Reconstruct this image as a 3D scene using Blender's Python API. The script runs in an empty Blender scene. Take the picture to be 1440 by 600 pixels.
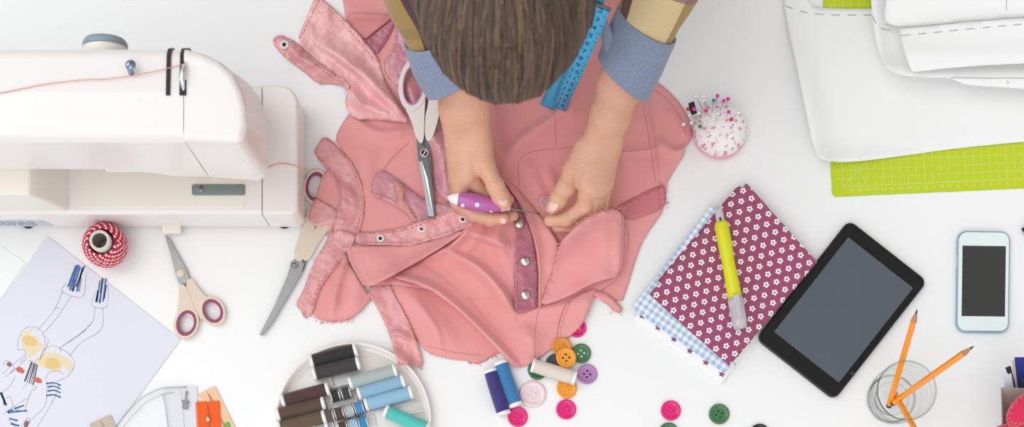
import bpy, bmesh, math, random
import numpy as np
from mathutils import Vector, Matrix
from mathutils.geometry import delaunay_2d_cdt

C = bpy.context.scene.collection
PI = math.pi
S = 0.00094          # metres per photo pixel on the table top
CAMH = 2.2           # camera height above the table top
NY = 850             # photo row straight under the camera
CY = (300 - NY) * S
random.seed(7)

def P(px, py, z=0.0):
    """world point at height z that the photo shows at px, py"""
    k = S * (CAMH - z) / CAMH
    return Vector(((px - 720) * k, (NY - py) * k + CY, z))

def lin(c):
    c = c / 255.0
    return c / 12.92 if c <= 0.04045 else ((c + 0.055) / 1.055) ** 2.4

def rgb(r, g, b): return (lin(r), lin(g), lin(b), 1.0)

# ---------------------------------------------------------------- materials
class NT:
    def __init__(self, name):
        self.m = bpy.data.materials.new(name); self.m.use_nodes = True
        self.t = self.m.node_tree; self.n = self.t.nodes; self.b = self.n['Principled BSDF']
        self._c = None
    def new(self, typ, **kw):
        x = self.n.new(typ)
        for k, v in kw.items(): setattr(x, k, v)
        return x
    def link(self, a, b): self.t.links.new(a, b)
    def coord(self, kind='Object'):
        if self._c is None: self._c = self.new('ShaderNodeTexCoord')
        return self._c.outputs[kind]
    def math(self, op, a, b=None, c=None):
        x = self.new('ShaderNodeMath', operation=op)
        for i, v in enumerate((a, b, c)):
            if v is None: continue
            if isinstance(v, (int, float)): x.inputs[i].default_value = v
            else: self.link(v, x.inputs[i])
        return x.outputs[0]
    def mix(self, fac, a, b):
        x = self.new('ShaderNodeMix', data_type='RGBA')
        for i, v in ((0, fac), (6, a), (7, b)):
            if isinstance(v, (int, float, tuple)): x.inputs[i].default_value = v
            else: self.link(v, x.inputs[i])
        return x.outputs[2]
    def noise(self, scale, detail=3, vec=None, rough=.5):
        x = self.new('ShaderNodeTexNoise'); x.inputs['Scale'].default_value = scale
        x.inputs['Detail'].default_value = detail; x.inputs['Roughness'].default_value = rough
        self.link(vec if vec is not None else self.coord(), x.inputs['Vector'])
        return x.outputs['Fac']
    def mapping(self, rot=0, scale=(1, 1, 1), loc=(0, 0, 0), kind='Object'):
        x = self.new('ShaderNodeMapping'); x.inputs['Rotation'].default_value = (0, 0, rot)
        x.inputs['Scale'].default_value = scale; x.inputs['Location'].default_value = loc
        self.link(self.coord(kind), x.inputs['Vector']); return x.outputs['Vector']
    def bump(self, h, dist, strength=1.0, prev=None):
        x = self.new('ShaderNodeBump'); x.inputs['Distance'].default_value = dist
        x.inputs['Strength'].default_value = strength
        self.link(h, x.inputs['Height'])
        if prev is not None: self.link(prev, x.inputs['Normal'])
        return x.outputs['Normal']
    def set(self, **kw):
        names = dict(color='Base Color', rough='Roughness', metal='Metallic', sheen='Sheen Weight', coat='Coat Weight',
                     trans='Transmission Weight', ior='IOR', sss='Subsurface Weight', normal='Normal', spec='Specular IOR Level', alpha='Alpha',
                     sheenrough='Sheen Roughness', aniso='Anisotropic')
        for k, v in kw.items():
            i = self.b.inputs[names[k]]
            if isinstance(v, (int, float, tuple)): i.default_value = v
            else: self.link(v, i)
        return self

def ramp01(t, x, a, b):
    m = t.new('ShaderNodeMapRange'); m.inputs[1].default_value = a; m.inputs[2].default_value = b
    t.link(x, m.inputs[0]); return m.outputs[0]

def plain(name, col, rough=.45, metal=0.0, vary=.05, vscale=60, bump=0.0, bscale=400, **kw):
    t = NT(name)
    c2 = tuple(max(0, min(1, v * (1 - vary * 2))) for v in col[:3]) + (1,)
    t.set(color=t.mix(t.noise(vscale), col, c2), rough=rough, metal=metal, **kw)
    if bump: t.set(normal=t.bump(t.noise(bscale), bump))
    return t.m

def clear_mat(name, tint=(.97, .985, .98, 1), lo=.06, hi=.75, rough=.04, edge=(.70, .74, .72, 1)):
    """thin clear glass or film: see-through with a fresnel reflection"""
    t = NT(name); tr = t.new('ShaderNodeBsdfTransparent')
    gl = t.new('ShaderNodeBsdfGlossy'); gl.inputs['Roughness'].default_value = rough
    lw_ = t.new('ShaderNodeLayerWeight'); lw_.inputs[0].default_value = .5
    p = t.math('POWER', lw_.outputs['Facing'], 3.0); t.link(t.mix(t.math('POWER', lw_.outputs['Facing'], 4.0), tint, edge), tr.inputs[0]); f = t.math('ADD', t.math('MULTIPLY', p, hi), lo)
    mx_ = t.new('ShaderNodeMixShader'); t.link(f, mx_.inputs[0]); t.link(tr.outputs[0], mx_.inputs[1]); t.link(gl.outputs[0], mx_.inputs[2])
    out = [n for n in t.n if n.type == 'OUTPUT_MATERIAL'][0]; t.link(mx_.outputs[0], out.inputs[0]); return t.m

# ---------------------------------------------------------------- mesh builder
class MB:
    def __init__(self): self.v = []; self.f = []; self.mi = []; self.sm = []; self.uv = None
    def add(self, vs, fs, m=0, smooth=True, M=None):
        o = len(self.v)
        for p in vs: self.v.append(tuple(M @ Vector(p)) if M is not None else tuple(p))
        for f in fs: self.f.append([i + o for i in f]); self.mi.append(m); self.sm.append(smooth)
        return o
    def box(self, lo, hi, m=0, M=None):
        x0, y0, z0 = lo; x1, y1, z1 = hi
        vs = [(x0, y0, z0), (x1, y0, z0), (x1, y1, z0), (x0, y1, z0), (x0, y0, z1), (x1, y0, z1), (x1, y1, z1), (x0, y1, z1)]
        self.add(vs, [(0, 3, 2, 1), (4, 5, 6, 7), (0, 1, 5, 4), (1, 2, 6, 5), (2, 3, 7, 6), (3, 0, 4, 7)], m, False, M)
    def prism(self, poly, z0, z1, m=0, M=None, smooth=False):
        a = sum(poly[i][0] * poly[(i + 1) % len(poly)][1] - poly[(i + 1) % len(poly)][0] * poly[i][1] for i in range(len(poly)))
        if a < 0: poly = poly[::-1]
        n = len(poly)
        g0 = z0 if callable(z0) else (lambda x, y: z0)
        g1 = z1 if callable(z1) else (lambda x, y: z1)
        vs = [(p[0], p[1], g0(p[0], p[1])) for p in poly] + [(p[0], p[1], g1(p[0], p[1])) for p in poly]
        self.add(vs, [list(range(n))[::-1], list(range(n, 2 * n))] + [(i, (i + 1) % n, n + (i + 1) % n, n + i) for i in range(n)], m, smooth, M)
    def lathe(self, prof, seg=32, m=0, M=None, smooth=True, ms=None):
        """prof: list of (radius, height) along local z; ends with radius 0 close"""
        vs = []; fs = []; rows = []
        for r, z in prof:
            if r <= 1e-9: rows.append([len(vs)]); vs.append((0, 0, z))
            else:
                rows.append(list(range(len(vs), len(vs) + seg)))
                vs += [(r * math.cos(2 * PI * k / seg), r * math.sin(2 * PI * k / seg), z) for k in range(seg)]
        base = len(self.v)
        for p in vs: self.v.append(tuple(M @ Vector(p)) if M is not None else p)
        for j, (a, b) in enumerate(zip(rows[:-1], rows[1:])):
            mm = ms[j] if ms else m
            for k in range(seg):
                k2 = (k + 1) % seg
                if len(a) == 1 and len(b) == 1: continue
                if len(a) == 1: q = (a[0], b[k2], b[k])
                elif len(b) == 1: q = (a[k], a[k2], b[0])
                else: q = (a[k], a[k2], b[k2], b[k])
                self.f.append([i + base for i in q]); self.mi.append(mm); self.sm.append(smooth)
    def tube(self, pts, rad, seg=8, m=0, cap=True, ms=None, flat=None):
        pts = [Vector(p) for p in pts]; n = len(pts)
        if isinstance(rad, (int, float)): rad = [rad] * n
        up = None; rows = []; base = len(self.v)
        for i, p in enumerate(pts):
            d = (pts[min(i + 1, n - 1)] - pts[max(i - 1, 0)])
            d = d.normalized() if d.length > 1e-12 else Vector((0, 0, 1))
            if up is None:
                a = Vector((0, 0, 1)) if abs(d.z) < .9 else Vector((1, 0, 0))
            else: a = up
            x = (a - d * a.dot(d)).normalized(); y = d.cross(x); up = x
            fx = 1.0 if flat is None else flat
            for k in range(seg):
                t = 2 * PI * k / seg
                self.v.append(tuple(p + rad[i] * (fx * math.cos(t) * x + math.sin(t) * y)))
        for i in range(n - 1):
            for k in range(seg):
                k2 = (k + 1) % seg
                self.f.append([base + i * seg + k, base + i * seg + k2, base + (i + 1) * seg + k2, base + (i + 1) * seg + k])
                self.mi.append(ms[i] if ms else m); self.sm.append(True)
        if cap:
            self.f.append([base + k for k in range(seg)][::-1]); self.mi.append(ms[0] if ms else m); self.sm.append(False)
            self.f.append([base + (n - 1) * seg + k for k in range(seg)]); self.mi.append(ms[-1] if ms else m); self.sm.append(False)
    def ball(self, c, r, seg=14, rings=8, m=0, sc=(1, 1, 1), M=None):
        prof = [(math.sin(PI * i / rings), -math.cos(PI * i / rings)) for i in range(rings + 1)]
        prof[0] = (0, -1); prof[-1] = (0, 1)
        T = Matrix.Translation(Vector(c)) @ (M if M is not None else Matrix.Identity(4)) @ Matrix.Diagonal((r * sc[0], r * sc[1], r * sc[2], 1))
        self.lathe(prof, seg, m, T)
    def build(self, name, mats, parent=None, loc=None, rotz=None, bevel=None, bseg=3, flatx=None, solid=None, sub=0, org=None, w=False):
        me = bpy.data.meshes.new(name)
        o_ = Vector(org) if org is not None else Vector((0, 0, 0))
        me.from_pydata([tuple(Vector(p) - o_) for p in self.v], [], self.f)
        for m in (mats if isinstance(mats, (list, tuple)) else [mats]): me.materials.append(m)
        me.polygons.foreach_set('material_index', self.mi); me.polygons.foreach_set('use_smooth', self.sm)
        if self.uv is not None:
            ul = me.uv_layers.new(name='UVMap')
            for l in me.loops: ul.data[l.index].uv = self.uv[l.vertex_index]
        me.update()
        o = bpy.data.objects.new(name, me); C.objects.link(o)
        if parent is not None: o.parent = parent
        elif org is not None: o.location = o_
        if w and parent.type == 'EMPTY': o.location = -parent.location
        if loc is not None: o.location = loc
        if rotz is not None: o.rotation_euler = (0, 0, rotz)
        if bevel:
            b = o.modifiers.new('b', 'BEVEL'); b.width = bevel; b.segments = bseg; b.limit_method = 'ANGLE'; b.angle_limit = math.radians(32)
            b.harden_normals = True
            if flatx is not None:       # leave the rim of one butt joint (x = flatx) unbevelled
                bw = me.attributes.new('bevel_weight_edge', 'FLOAT', 'EDGE'); fn = {}
                for p in me.polygons:
                    for k in p.edge_keys: fn.setdefault(k, []).append(p.normal.copy())
                for e in me.edges:
                    k = tuple(sorted(e.vertices)); ns = fn.get(k, [])
                    w1 = 1.0 if len(ns) == 2 and ns[0].angle(ns[1], 0) > math.radians(32) else 0.0
                    if all(abs(me.vertices[i].co.x - flatx) < .0012 for i in e.vertices): w1 = 0.0
                    bw.data[e.index].value = w1
                b.limit_method = 'WEIGHT'
        if solid:
            s = o.modifiers.new('s', 'SOLIDIFY'); s.thickness = solid; s.offset = -1
        if sub:
            s = o.modifiers.new('u', 'SUBSURF'); s.levels = sub; s.render_levels = sub
        return o

def tag(o, label, cat, group=None, kind=None):
    if label: o['label'] = label
    if cat: o['category'] = cat
    if group: o['group'] = group
    if kind: o['kind'] = kind
    return o

def thing(name, label, cat, loc=(0, 0, 0), rotz=0.0, group=None):
    o = bpy.data.objects.new(name, None); C.objects.link(o); o.empty_display_size = .02
    o.location = loc; o.rotation_euler = (0, 0, rotz)
    return tag(o, label, cat, group)

def dup(root, label, loc, rot, group=None, swap=None):
    """copy of a thing with copies of its parts and sub-parts; swap = {material name: material}"""
    r = root.copy(); C.objects.link(r); r.location = loc; r.rotation_euler = rot; r['label'] = label
    if group: r['group'] = group
    def rec(a, b):
        for ch in list(a.children):
            c = ch.copy(); C.objects.link(c); c.parent = b
            if swap and c.data:
                for s in c.material_slots:
                    if s.material and s.material.name.split('.')[0] in swap:
                        c.data = c.data.copy(); c.data.materials.clear(); c.data.materials.append(swap[s.material.name.split('.')[0]]); break
            rec(ch, c)
    rec(root, r)
    return r

def chaikin(pts, it=2, closed=True):
    for _ in range(it):
        out = []
        n = len(pts)
        rng = range(n) if closed else range(n - 1)
        if not closed: out.append(pts[0])
        for i in rng:
            a = pts[i]; b = pts[(i + 1) % n]
            out.append(tuple(a[k] * .75 + b[k] * .25 for k in range(len(a))))
            out.append(tuple(a[k] * .25 + b[k] * .75 for k in range(len(a))))
        if not closed: out.append(pts[-1])
        pts = out
    return pts

def catmull(pts, n=8):
    pts = [Vector(p) for p in pts]; q = [pts[0] * 2 - pts[1]] + pts + [pts[-1] * 2 - pts[-2]]; out = []
    for i in range(1, len(q) - 2):
        for k in range(n):
            t = k / n
            out.append(.5 * ((2 * q[i]) + (q[i + 1] - q[i - 1]) * t + (2 * q[i - 1] - 5 * q[i] + 4 * q[i + 1] - q[i + 2]) * t * t + (3 * q[i] - q[i - 1] - 3 * q[i + 1] + q[i + 2]) * t ** 3))
    out.append(pts[-1]); return out

def resample(poly, step, closed=True):
    out = []; n = len(poly)
    for i in range(n if closed else n - 1):
        a = np.array(poly[i][:2], float); b = np.array(poly[(i + 1) % n][:2], float)
        L = np.linalg.norm(b - a); k = max(1, int(round(L / step)))
        for j in range(k): out.append(tuple(a + (b - a) * j / k))
    if not closed: out.append(tuple(poly[-1][:2]))
    return out

def rrect(w, h, r, n=6):
    out = []
    for cx, cy, a0 in ((w / 2 - r, h / 2 - r, 0), (-w / 2 + r, h / 2 - r, 90), (-w / 2 + r, -h / 2 + r, 180), (w / 2 - r, -h / 2 + r, 270)):
        for k in range(n + 1):
            t = math.radians(a0 + 90 * k / n); out.append((cx + r * math.cos(t), cy + r * math.sin(t)))
    return out

def align(a, b):
    """matrix with local z from a to b, origin a"""
    d = (Vector(b) - Vector(a))
    return Matrix.Translation(Vector(a)) @ d.to_track_quat('Z', 'Y').to_matrix().to_4x4()

def inside(poly, X, Y):
    r = np.zeros(X.shape, bool); n = len(poly)
    for i in range(n):
        x1, y1 = poly[i]; x2, y2 = poly[(i + 1) % n]
        if y1 == y2: continue
        c = ((y1 > Y) != (y2 > Y)) & (X < (x2 - x1) * (Y - y1) / (y2 - y1) + x1)
        r ^= c
    return r

def fill(poly, step, extra=None):
    """triangulate a closed outline with inner points at the given spacing; returns points, triangles"""
    pts = [Vector(p) for p in poly]; n = len(pts)
    A = np.array(poly, float)
    xs = np.arange(A[:, 0].min(), A[:, 0].max(), step); ys = np.arange(A[:, 1].min(), A[:, 1].max(), step * .87)
    X, Y = np.meshgrid(xs, ys); X = X + (np.arange(len(ys)) % 2)[:, None] * step * .5
    X = X.ravel(); Y = Y.ravel(); k = inside(poly, X, Y); X = X[k]; Y = Y[k]
    if len(X):
        d = np.full(len(X), 1e9)
        for i in range(0, n): d = np.minimum(d, (X - A[i, 0]) ** 2 + (Y - A[i, 1]) ** 2)
        k = d > (step * .6) ** 2
        pts += [Vector((a, b)) for a, b in zip(X[k], Y[k])]
    vo, eo, fo, *_ = delaunay_2d_cdt(pts, [(i, (i + 1) % n) for i in range(n)], [], 1, 1e-6)
    return [tuple(v) for v in vo], [list(f) for f in fo]

def text_mesh(body, size):
    """glyphs as flat faces: returns verts (x,y), faces, centred"""
    cu = bpy.data.curves.new('glyph', 'FONT'); cu.body = body; cu.size = size; cu.align_x = 'CENTER'; cu.align_y = 'CENTER'
    cu.resolution_u = 3
    ob = bpy.data.objects.new('glyph', cu); C.objects.link(ob)
    dg = bpy.context.evaluated_depsgraph_get(); me = bpy.data.meshes.new_from_object(ob.evaluated_get(dg))
    vs = [tuple(v.co) for v in me.vertices]; fs = [list(p.vertices) for p in me.polygons]
    bpy.data.objects.remove(ob); bpy.data.curves.remove(cu); bpy.data.meshes.remove(me)
    return vs, fs

# ---------------------------------------------------------------- signed-distance bodies
def smin(a, b, k):
    h = np.clip(.5 + .5 * (b - a) / k, 0, 1)
    return b + (a - b) * h - k * h * (1 - h)

class Field:
    def __init__(self, lo, hi, h):
        self.lo = np.array(lo, float); self.h = h
        self.n = np.ceil((np.array(hi) - self.lo) / h).astype(int) + 1
        self.F = np.full(self.n, .05, np.float32)
    def _win(self, lo, hi, mar):
        a = np.clip(np.floor((np.array(lo) - mar - self.lo) / self.h).astype(int), 0, self.n)
        b = np.clip(np.ceil((np.array(hi) + mar - self.lo) / self.h).astype(int) + 1, 0, self.n)
        sl = tuple(slice(i, j) for i, j in zip(a, b))
        g = np.meshgrid(*[self.lo[k] + self.h * np.arange(a[k], b[k]) for k in range(3)], indexing='ij', sparse=True)
        return sl, g
    def cone(self, a, b, ra, rb, k=.003):
        a = np.array(a, float); b = np.array(b, float); r = max(ra, rb)
        sl, (X, Y, Z) = self._win(np.minimum(a, b) - r, np.maximum(a, b) + r, k + .012)
        d = b - a; L = float(d @ d) + 1e-12
        t = np.clip(((X - a[0]) * d[0] + (Y - a[1]) * d[1] + (Z - a[2]) * d[2]) / L, 0, 1)
        D = np.sqrt((X - a[0] - t * d[0]) ** 2 + (Y - a[1] - t * d[1]) ** 2 + (Z - a[2] - t * d[2]) ** 2) - (ra + t * (rb - ra))
        self.F[sl] = smin(self.F[sl], D.astype(np.float32), k)
    def chain(self, pts, rad, k=.003):
        for i in range(len(pts) - 1): self.cone(pts[i], pts[i + 1], rad[i], rad[i + 1], k)
    def ell(self, c, r, R=None, k=.004, cut=False):
        c = np.array(c, float); r = np.array(r, float); m = r.max()
        sl, (X, Y, Z) = self._win(c - m, c + m, k + .012)
        q = [X - c[0], Y - c[1], Z - c[2]]
        if R is not None: q = [R[0][i] * q[0] + R[1][i] * q[1] + R[2][i] * q[2] for i in range(3)]
        k0 = np.sqrt((q[0] / r[0]) ** 2 + (q[1] / r[1]) ** 2 + (q[2] / r[2]) ** 2)
        k1 = np.sqrt((q[0] / r[0] ** 2) ** 2 + (q[1] / r[1] ** 2) ** 2 + (q[2] / r[2] ** 2) ** 2) + 1e-9
        D = (k0 * (k0 - 1) / k1).astype(np.float32)
        self.F[sl] = -smin(-self.F[sl], D, k) if cut else smin(self.F[sl], D, k)
    def mesh(self):
        F = self.F; n = np.array(F.shape); ins = F < 0
        cn = n - 1
        acc = np.zeros((*cn, 3), np.float32); cnt = np.zeros(cn, np.int32)
        for ax in range(3):
            o1, o2 = [q for q in range(3) if q != ax]
            for i in (0, 1):
                for j in (0, 1):
                    s0 = [None] * 3; s1 = [None] * 3
                    s0[ax] = slice(0, cn[ax]); s1[ax] = slice(1, cn[ax] + 1)
                    for q, e in ((o1, i), (o2, j)): s0[q] = s1[q] = slice(e, e + cn[q])
                    f0 = F[tuple(s0)]; f1 = F[tuple(s1)]; c = (f0 < 0) != (f1 < 0)
                    t = np.where(c, f0 / np.where(c, f0 - f1, 1), 0)
                    acc[..., ax] += t; acc[..., o1] += c * i; acc[..., o2] += c * j; cnt += c
        act = cnt > 0; idx = np.full(cn, -1, np.int64); idx[act] = np.arange(act.sum())
        cc = np.argwhere(act); V = self.lo + self.h * (cc + acc[act] / cnt[act][:, None])
        Q = []
        for ax in range(3):
            o1, o2 = (ax + 1) % 3, (ax + 2) % 3
            s0 = [slice(1, None)] * 3; s1 = [slice(1, None)] * 3
            s0 = [slice(1, cn[q]) for q in range(3)]; s1 = list(s0)
            s0[ax] = slice(0, cn[ax]); s1[ax] = slice(1, cn[ax] + 1)
            a = ins[tuple(s0)]; b = ins[tuple(s1)]
            for flip, msk in ((False, a & ~b), (True, ~a & b)):
                e = np.argwhere(msk)
                if not len(e): continue
                e = e + np.array([0 if q == ax else 1 for q in range(3)])
                def cell(d1, d2):
                    z = e.copy(); z[:, o1] -= d1; z[:, o2] -= d2; return idx[z[:, 0], z[:, 1], z[:, 2]]
                q = np.stack([cell(1, 1), cell(0, 1), cell(0, 0), cell(1, 0)], 1)
                Q.append(q[:, ::-1] if flip else q)
        return V, np.concatenate(Q)

# ---------------------------------------------------------------- cloth layers on a common relief
OX, OY = -220, -200
HW, HH = 1900, 1060
HM = np.zeros((HH, HW), np.float32)
YY, XX = np.mgrid[0:HH, 0:HW].astype(np.float32)
XX += OX; YY += OY

def blur(a, r, it=2):
    r = int(r)
    if r < 1: return a
    for _ in range(it):
        for ax in (0, 1):
            p = np.pad(a, [(r + 1, r) if q == ax else (0, 0) for q in (0, 1)], mode='edge').astype(np.float64)
            c = np.cumsum(p, axis=ax)
            a = ((c[2 * r + 1:] - c[:-2 * r - 1]) if ax == 0 else (c[:, 2 * r + 1:] - c[:, :-2 * r - 1])) / (2 * r + 1)
    return a

_rng = np.random.default_rng(3)
def noisefield(r):
    n = blur(_rng.standard_normal((HH, HW)), r, 3)
    return (n / n.std()).astype(np.float32)
NF = {4: noisefield(4), 8: noisefield(8), 14: noisefield(14), 22: noisefield(22), 40: noisefield(40)}

def distline(pts, X, Y):
    """distance to a polyline and the position along it (0..1)"""
    best = np.full(X.shape, 1e9, np.float32); tt = np.zeros(X.shape, np.float32); side = np.zeros(X.shape, np.float32)
    n = len(pts) - 1
    for i in range(n):
        ax, ay = pts[i][:2]; bx, by = pts[i + 1][:2]; dx, dy = bx - ax, by - ay; L = dx * dx + dy * dy + 1e-9
        t = np.clip(((X - ax) * dx + (Y - ay) * dy) / L, 0, 1)
        d = np.hypot(X - ax - t * dx, Y - ay - t * dy)
        m = d < best
        best = np.where(m, d, best); tt = np.where(m, (i + t) / n, tt)
        side = np.where(m, np.sign(dx * (Y - ay) - dy * (X - ax)), side)
    return best, tt, side

def sample(A, x, y):
    fx = np.clip(np.asarray(x) - OX, 0, HW - 2); fy = np.clip(np.asarray(y) - OY, 0, HH - 2)
    i = fx.astype(int); j = fy.astype(int); u = fx - i; v = fy - j
    return A[j, i] * (1 - u) * (1 - v) + A[j, i + 1] * u * (1 - v) + A[j + 1, i] * (1 - u) * v + A[j + 1, i + 1] * u * v

def cloth(name, outline, mats, parent, lift=.0014, folds=(), noise=(), step=4.0, smooth=6, seams=(), fray=(), fraylen=7, thick=.0007,
          rnd=1, crumple=0.0, edge=0.0, sup=None, rough_edge=0.0):
    """a sheet of cloth lying on what is below it.  outline, folds, seams are photo pixels; heights are metres.
    folds: (polyline, half width px, height[, sharp side])"""
    global HM
    poly = chaikin(list(outline), rnd) if rnd else list(outline)
    poly = resample(poly, step * .8)
    if rough_edge:
        poly = [(p[0] + random.uniform(-1, 1) * rough_edge, p[1] + random.uniform(-1, 1) * rough_edge) for p in poly]
    A = np.array(poly)
    pad = 30
    x0 = max(0, int(A[:, 0].min() - OX) - pad); x1 = min(HW, int(A[:, 0].max() - OX) + pad)
    y0 = max(0, int(A[:, 1].min() - OY) - pad); y1 = min(HH, int(A[:, 1].max() - OY) + pad)
    sl = (slice(y0, y1), slice(x0, x1))
    X = XX[sl]; Y = YY[sl]; U = HM[sl]
    base = np.maximum(blur(U, smooth), U) if sup is None else np.maximum(U, sup)
    base = np.maximum(blur(base, 2), U)
    Z = base + lift
    add = np.zeros_like(Z)
    for f in folds:
        pl = [tuple(p) for p in catmull([(p[0], p[1], 0) for p in f[0]], 5)]
        d, t, side = distline(pl, X, Y)
        w = f[1]
        if len(f) > 3:                      # one flank steeper than the other
            w = np.where(side * f[3] > 0, w * .45, w * 1.2)
        taper = np.clip(np.minimum(t, 1 - t) * 4 + .15, 0, 1) ** .8
        add += 1.35 * f[2] * taper * np.exp(-(d / w) ** 2)
    for r, amp in noise: add += amp * NF[r][sl]
    if crumple:
        add += crumple * (1 - np.clip(np.abs(NF[8][sl] + .5 * NF[4][sl]), 0, 1)) ** 2
    if edge:
        d, _, _ = distline(poly[::3] + poly[:1], X, Y)
        add += edge * np.exp(-(d / 5) ** 2)
    lowlim = -np.maximum(lift - .0009, 0)
    Z = np.maximum(Z + add, np.maximum(U + .0009, .0010))
    M = inside(poly, X, Y)
    full = HM.copy(); full[sl] = Z
    pts, tris = fill(poly, step)
    PX = np.array([p[0] for p in pts]); PY = np.array([p[1] for p in pts]); PZ = sample(full, PX, PY)
    mb = MB()
    mb.add([tuple(P(a, b, float(c))) for a, b, c in zip(PX, PY, PZ)], [t[::-1] if ((pts[t[1]][0] - pts[t[0]][0]) * (pts[t[2]][1] - pts[t[0]][1]) - (pts[t[2]][0] - pts[t[0]][0]) * (pts[t[1]][1] - pts[t[0]][1])) > 0 else t for t in tris])
    for sm in seams:
        q = resample([tuple(p)[:2] for p in catmull([(p[0], p[1], 0) for p in sm], 6)], 2.2, False)
        st = 3 if mats[1].name == 'stitching' else 1000
        for i in range(0, len(q) - 2, st):      # a row of stitches, or one fine seam line
            seg = q[i:i + min(st, 4000) + (1 if st > 3 else 0)]
            if len(seg) > 1: mb.tube([P(a, b, float(sample(full, a, b)) + .0001) for a, b in seg], .00040 if st == 3 else .00030, 4, 1, cap=False)
    for fr in fray:
        q = resample([tuple(p) for p in fr], 2.2, False)
        for (a, b) in q:
            if random.random() < .25: continue
            an = random.uniform(0, 2 * PI); L = random.uniform(.3, 1) * fraylen; z = float(sample(full, a, b))
            pp = [(a, b)]; 
            for k in range(3): an += random.uniform(-.5, .5); pp.append((pp[-1][0] + L / 3 * math.cos(an), pp[-1][1] + L / 3 * math.sin(an)))
            mb.tube([P(u, v, max(z, float(sample(HM, u, v)) + .0006) + .0006 * i) for i, (u, v) in enumerate(pp)], [.00042, .00036, .0003, .00015], 4, 0, cap=False)
    o = mb.build(name, mats, parent, w=True) if parent is not None else mb.build(name, mats, org=tuple(np.mean([mb.v[i] for i in range(0, len(mb.v), 9)], 0) * [1, 1, 0]))
    s = o.modifiers.new('s', 'SOLIDIFY'); s.thickness = thick; s.offset = -1
    HM[sl] = np.where(M, Z, U)
    return o

WORLD, SUN, WIN = 0.63, 0.75, 8.0
SUN2 = 0.55
SOUTH, NORTH = 1.70, 0.70
# ================================================================ view, light, table
sc = bpy.context.scene
sc.view_settings.view_transform = 'Standard'; sc.view_settings.look = 'None'
sc.view_settings.gamma = 1; sc.view_settings.use_curve_mapping = False; sc.view_settings.exposure = 0.0
cam_d = bpy.data.cameras.new('camera'); cam = bpy.data.objects.new('camera', cam_d); C.objects.link(cam)
cam.location = (0, CY, CAMH); cam.rotation_euler = (0, 0, 0)
cam_d.sensor_width = 36; cam_d.lens = (CAMH / S) / 1440 * 36; cam_d.shift_y = (NY - 300) / 1440
cam_d.clip_start = .05; cam_d.clip_end = 50
cam_d.dof.use_dof = True; cam_d.dof.focus_distance = CAMH - .02; cam_d.dof.aperture_fstop = cam_d.lens / 1000 / .0115
sc.camera = cam

wd = bpy.data.worlds.new('daylight'); sc.world = wd; wd.use_nodes = True
wn_ = wd.node_tree; bg = wn_.nodes['Background']
tc = wn_.nodes.new('ShaderNodeTexCoord'); sp_ = wn_.nodes.new('ShaderNodeSeparateXYZ'); wn_.links.new(tc.outputs['Generated'], sp_.inputs[0])
# bright white room with a cooler, brighter window side on the left
mr = wn_.nodes.new('ShaderNodeMapRange'); mr.inputs[1].default_value = -1; mr.inputs[2].default_value = 1
wn_.links.new(sp_.outputs['X'], mr.inputs[0])
mx = wn_.nodes.new('ShaderNodeMix'); mx.data_type = 'RGBA'; mx.inputs[6].default_value = (.95, 1.0, 1.06, 1); mx.inputs[7].default_value = (.86, .84, .80, 1)
wn_.links.new(mr.outputs[0], mx.inputs[0])
# the open side of the room, on the viewer's side of the table, is the brighter one
m2 = wn_.nodes.new('ShaderNodeMapRange'); m2.inputs[1].default_value = -1; m2.inputs[2].default_value = 1; m2.inputs[3].default_value = SOUTH; m2.inputs[4].default_value = NORTH
wn_.links.new(sp_.outputs['Y'], m2.inputs[0]); ms_ = wn_.nodes.new('ShaderNodeVectorMath'); ms_.operation = 'SCALE'
wn_.links.new(mx.outputs[2], ms_.inputs[0]); wn_.links.new(m2.outputs[0], ms_.inputs['Scale']); wn_.links.new(ms_.outputs[0], bg.inputs['Color'])
bg.inputs['Strength'].default_value = WORLD

def sun(name, az, el, e, ang, col):
    L = bpy.data.lights.new(name, 'SUN'); L.energy = e; L.angle = math.radians(ang); L.color = col
    o = bpy.data.objects.new(name, L); C.objects.link(o); o.location = (0, 0, 3)
    a, b = math.radians(az), math.radians(el)
    d = Vector((-math.cos(b) * math.cos(a), -math.cos(b) * math.sin(a), -math.sin(b)))
    o.rotation_euler = d.to_track_quat('-Z', 'Y').to_euler()
sun('window_daylight', 158, 60, SUN, 38, (1.0, .99, .97))
sun('south_fill_sun', 250, 60, SUN2, 45, (1.0, .985, .96))  # added fill from the near side, weakens the person's shadow; no known window
LW = bpy.data.lights.new('window_light', 'AREA'); LW.shape = 'RECTANGLE'; LW.size = 1.6; LW.size_y = 1.4; LW.energy = WIN; LW.color = (.72, .88, 1.0)
lw = bpy.data.objects.new('window_light', LW); C.objects.link(lw); lw.location = (-2.1, .75, 1.35)
lw.rotation_euler = (Vector((-.35, .15, 0)) - lw.location).to_track_quat('-Z', 'Y').to_euler()

m_floor = plain('floor_grey', rgb(205, 203, 200), .6)
fl = MB(); fl.box((-3, -3, -.78), (3, 3, -.75)); tag(fl.build('floor', m_floor), None, None, kind='structure')

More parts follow.
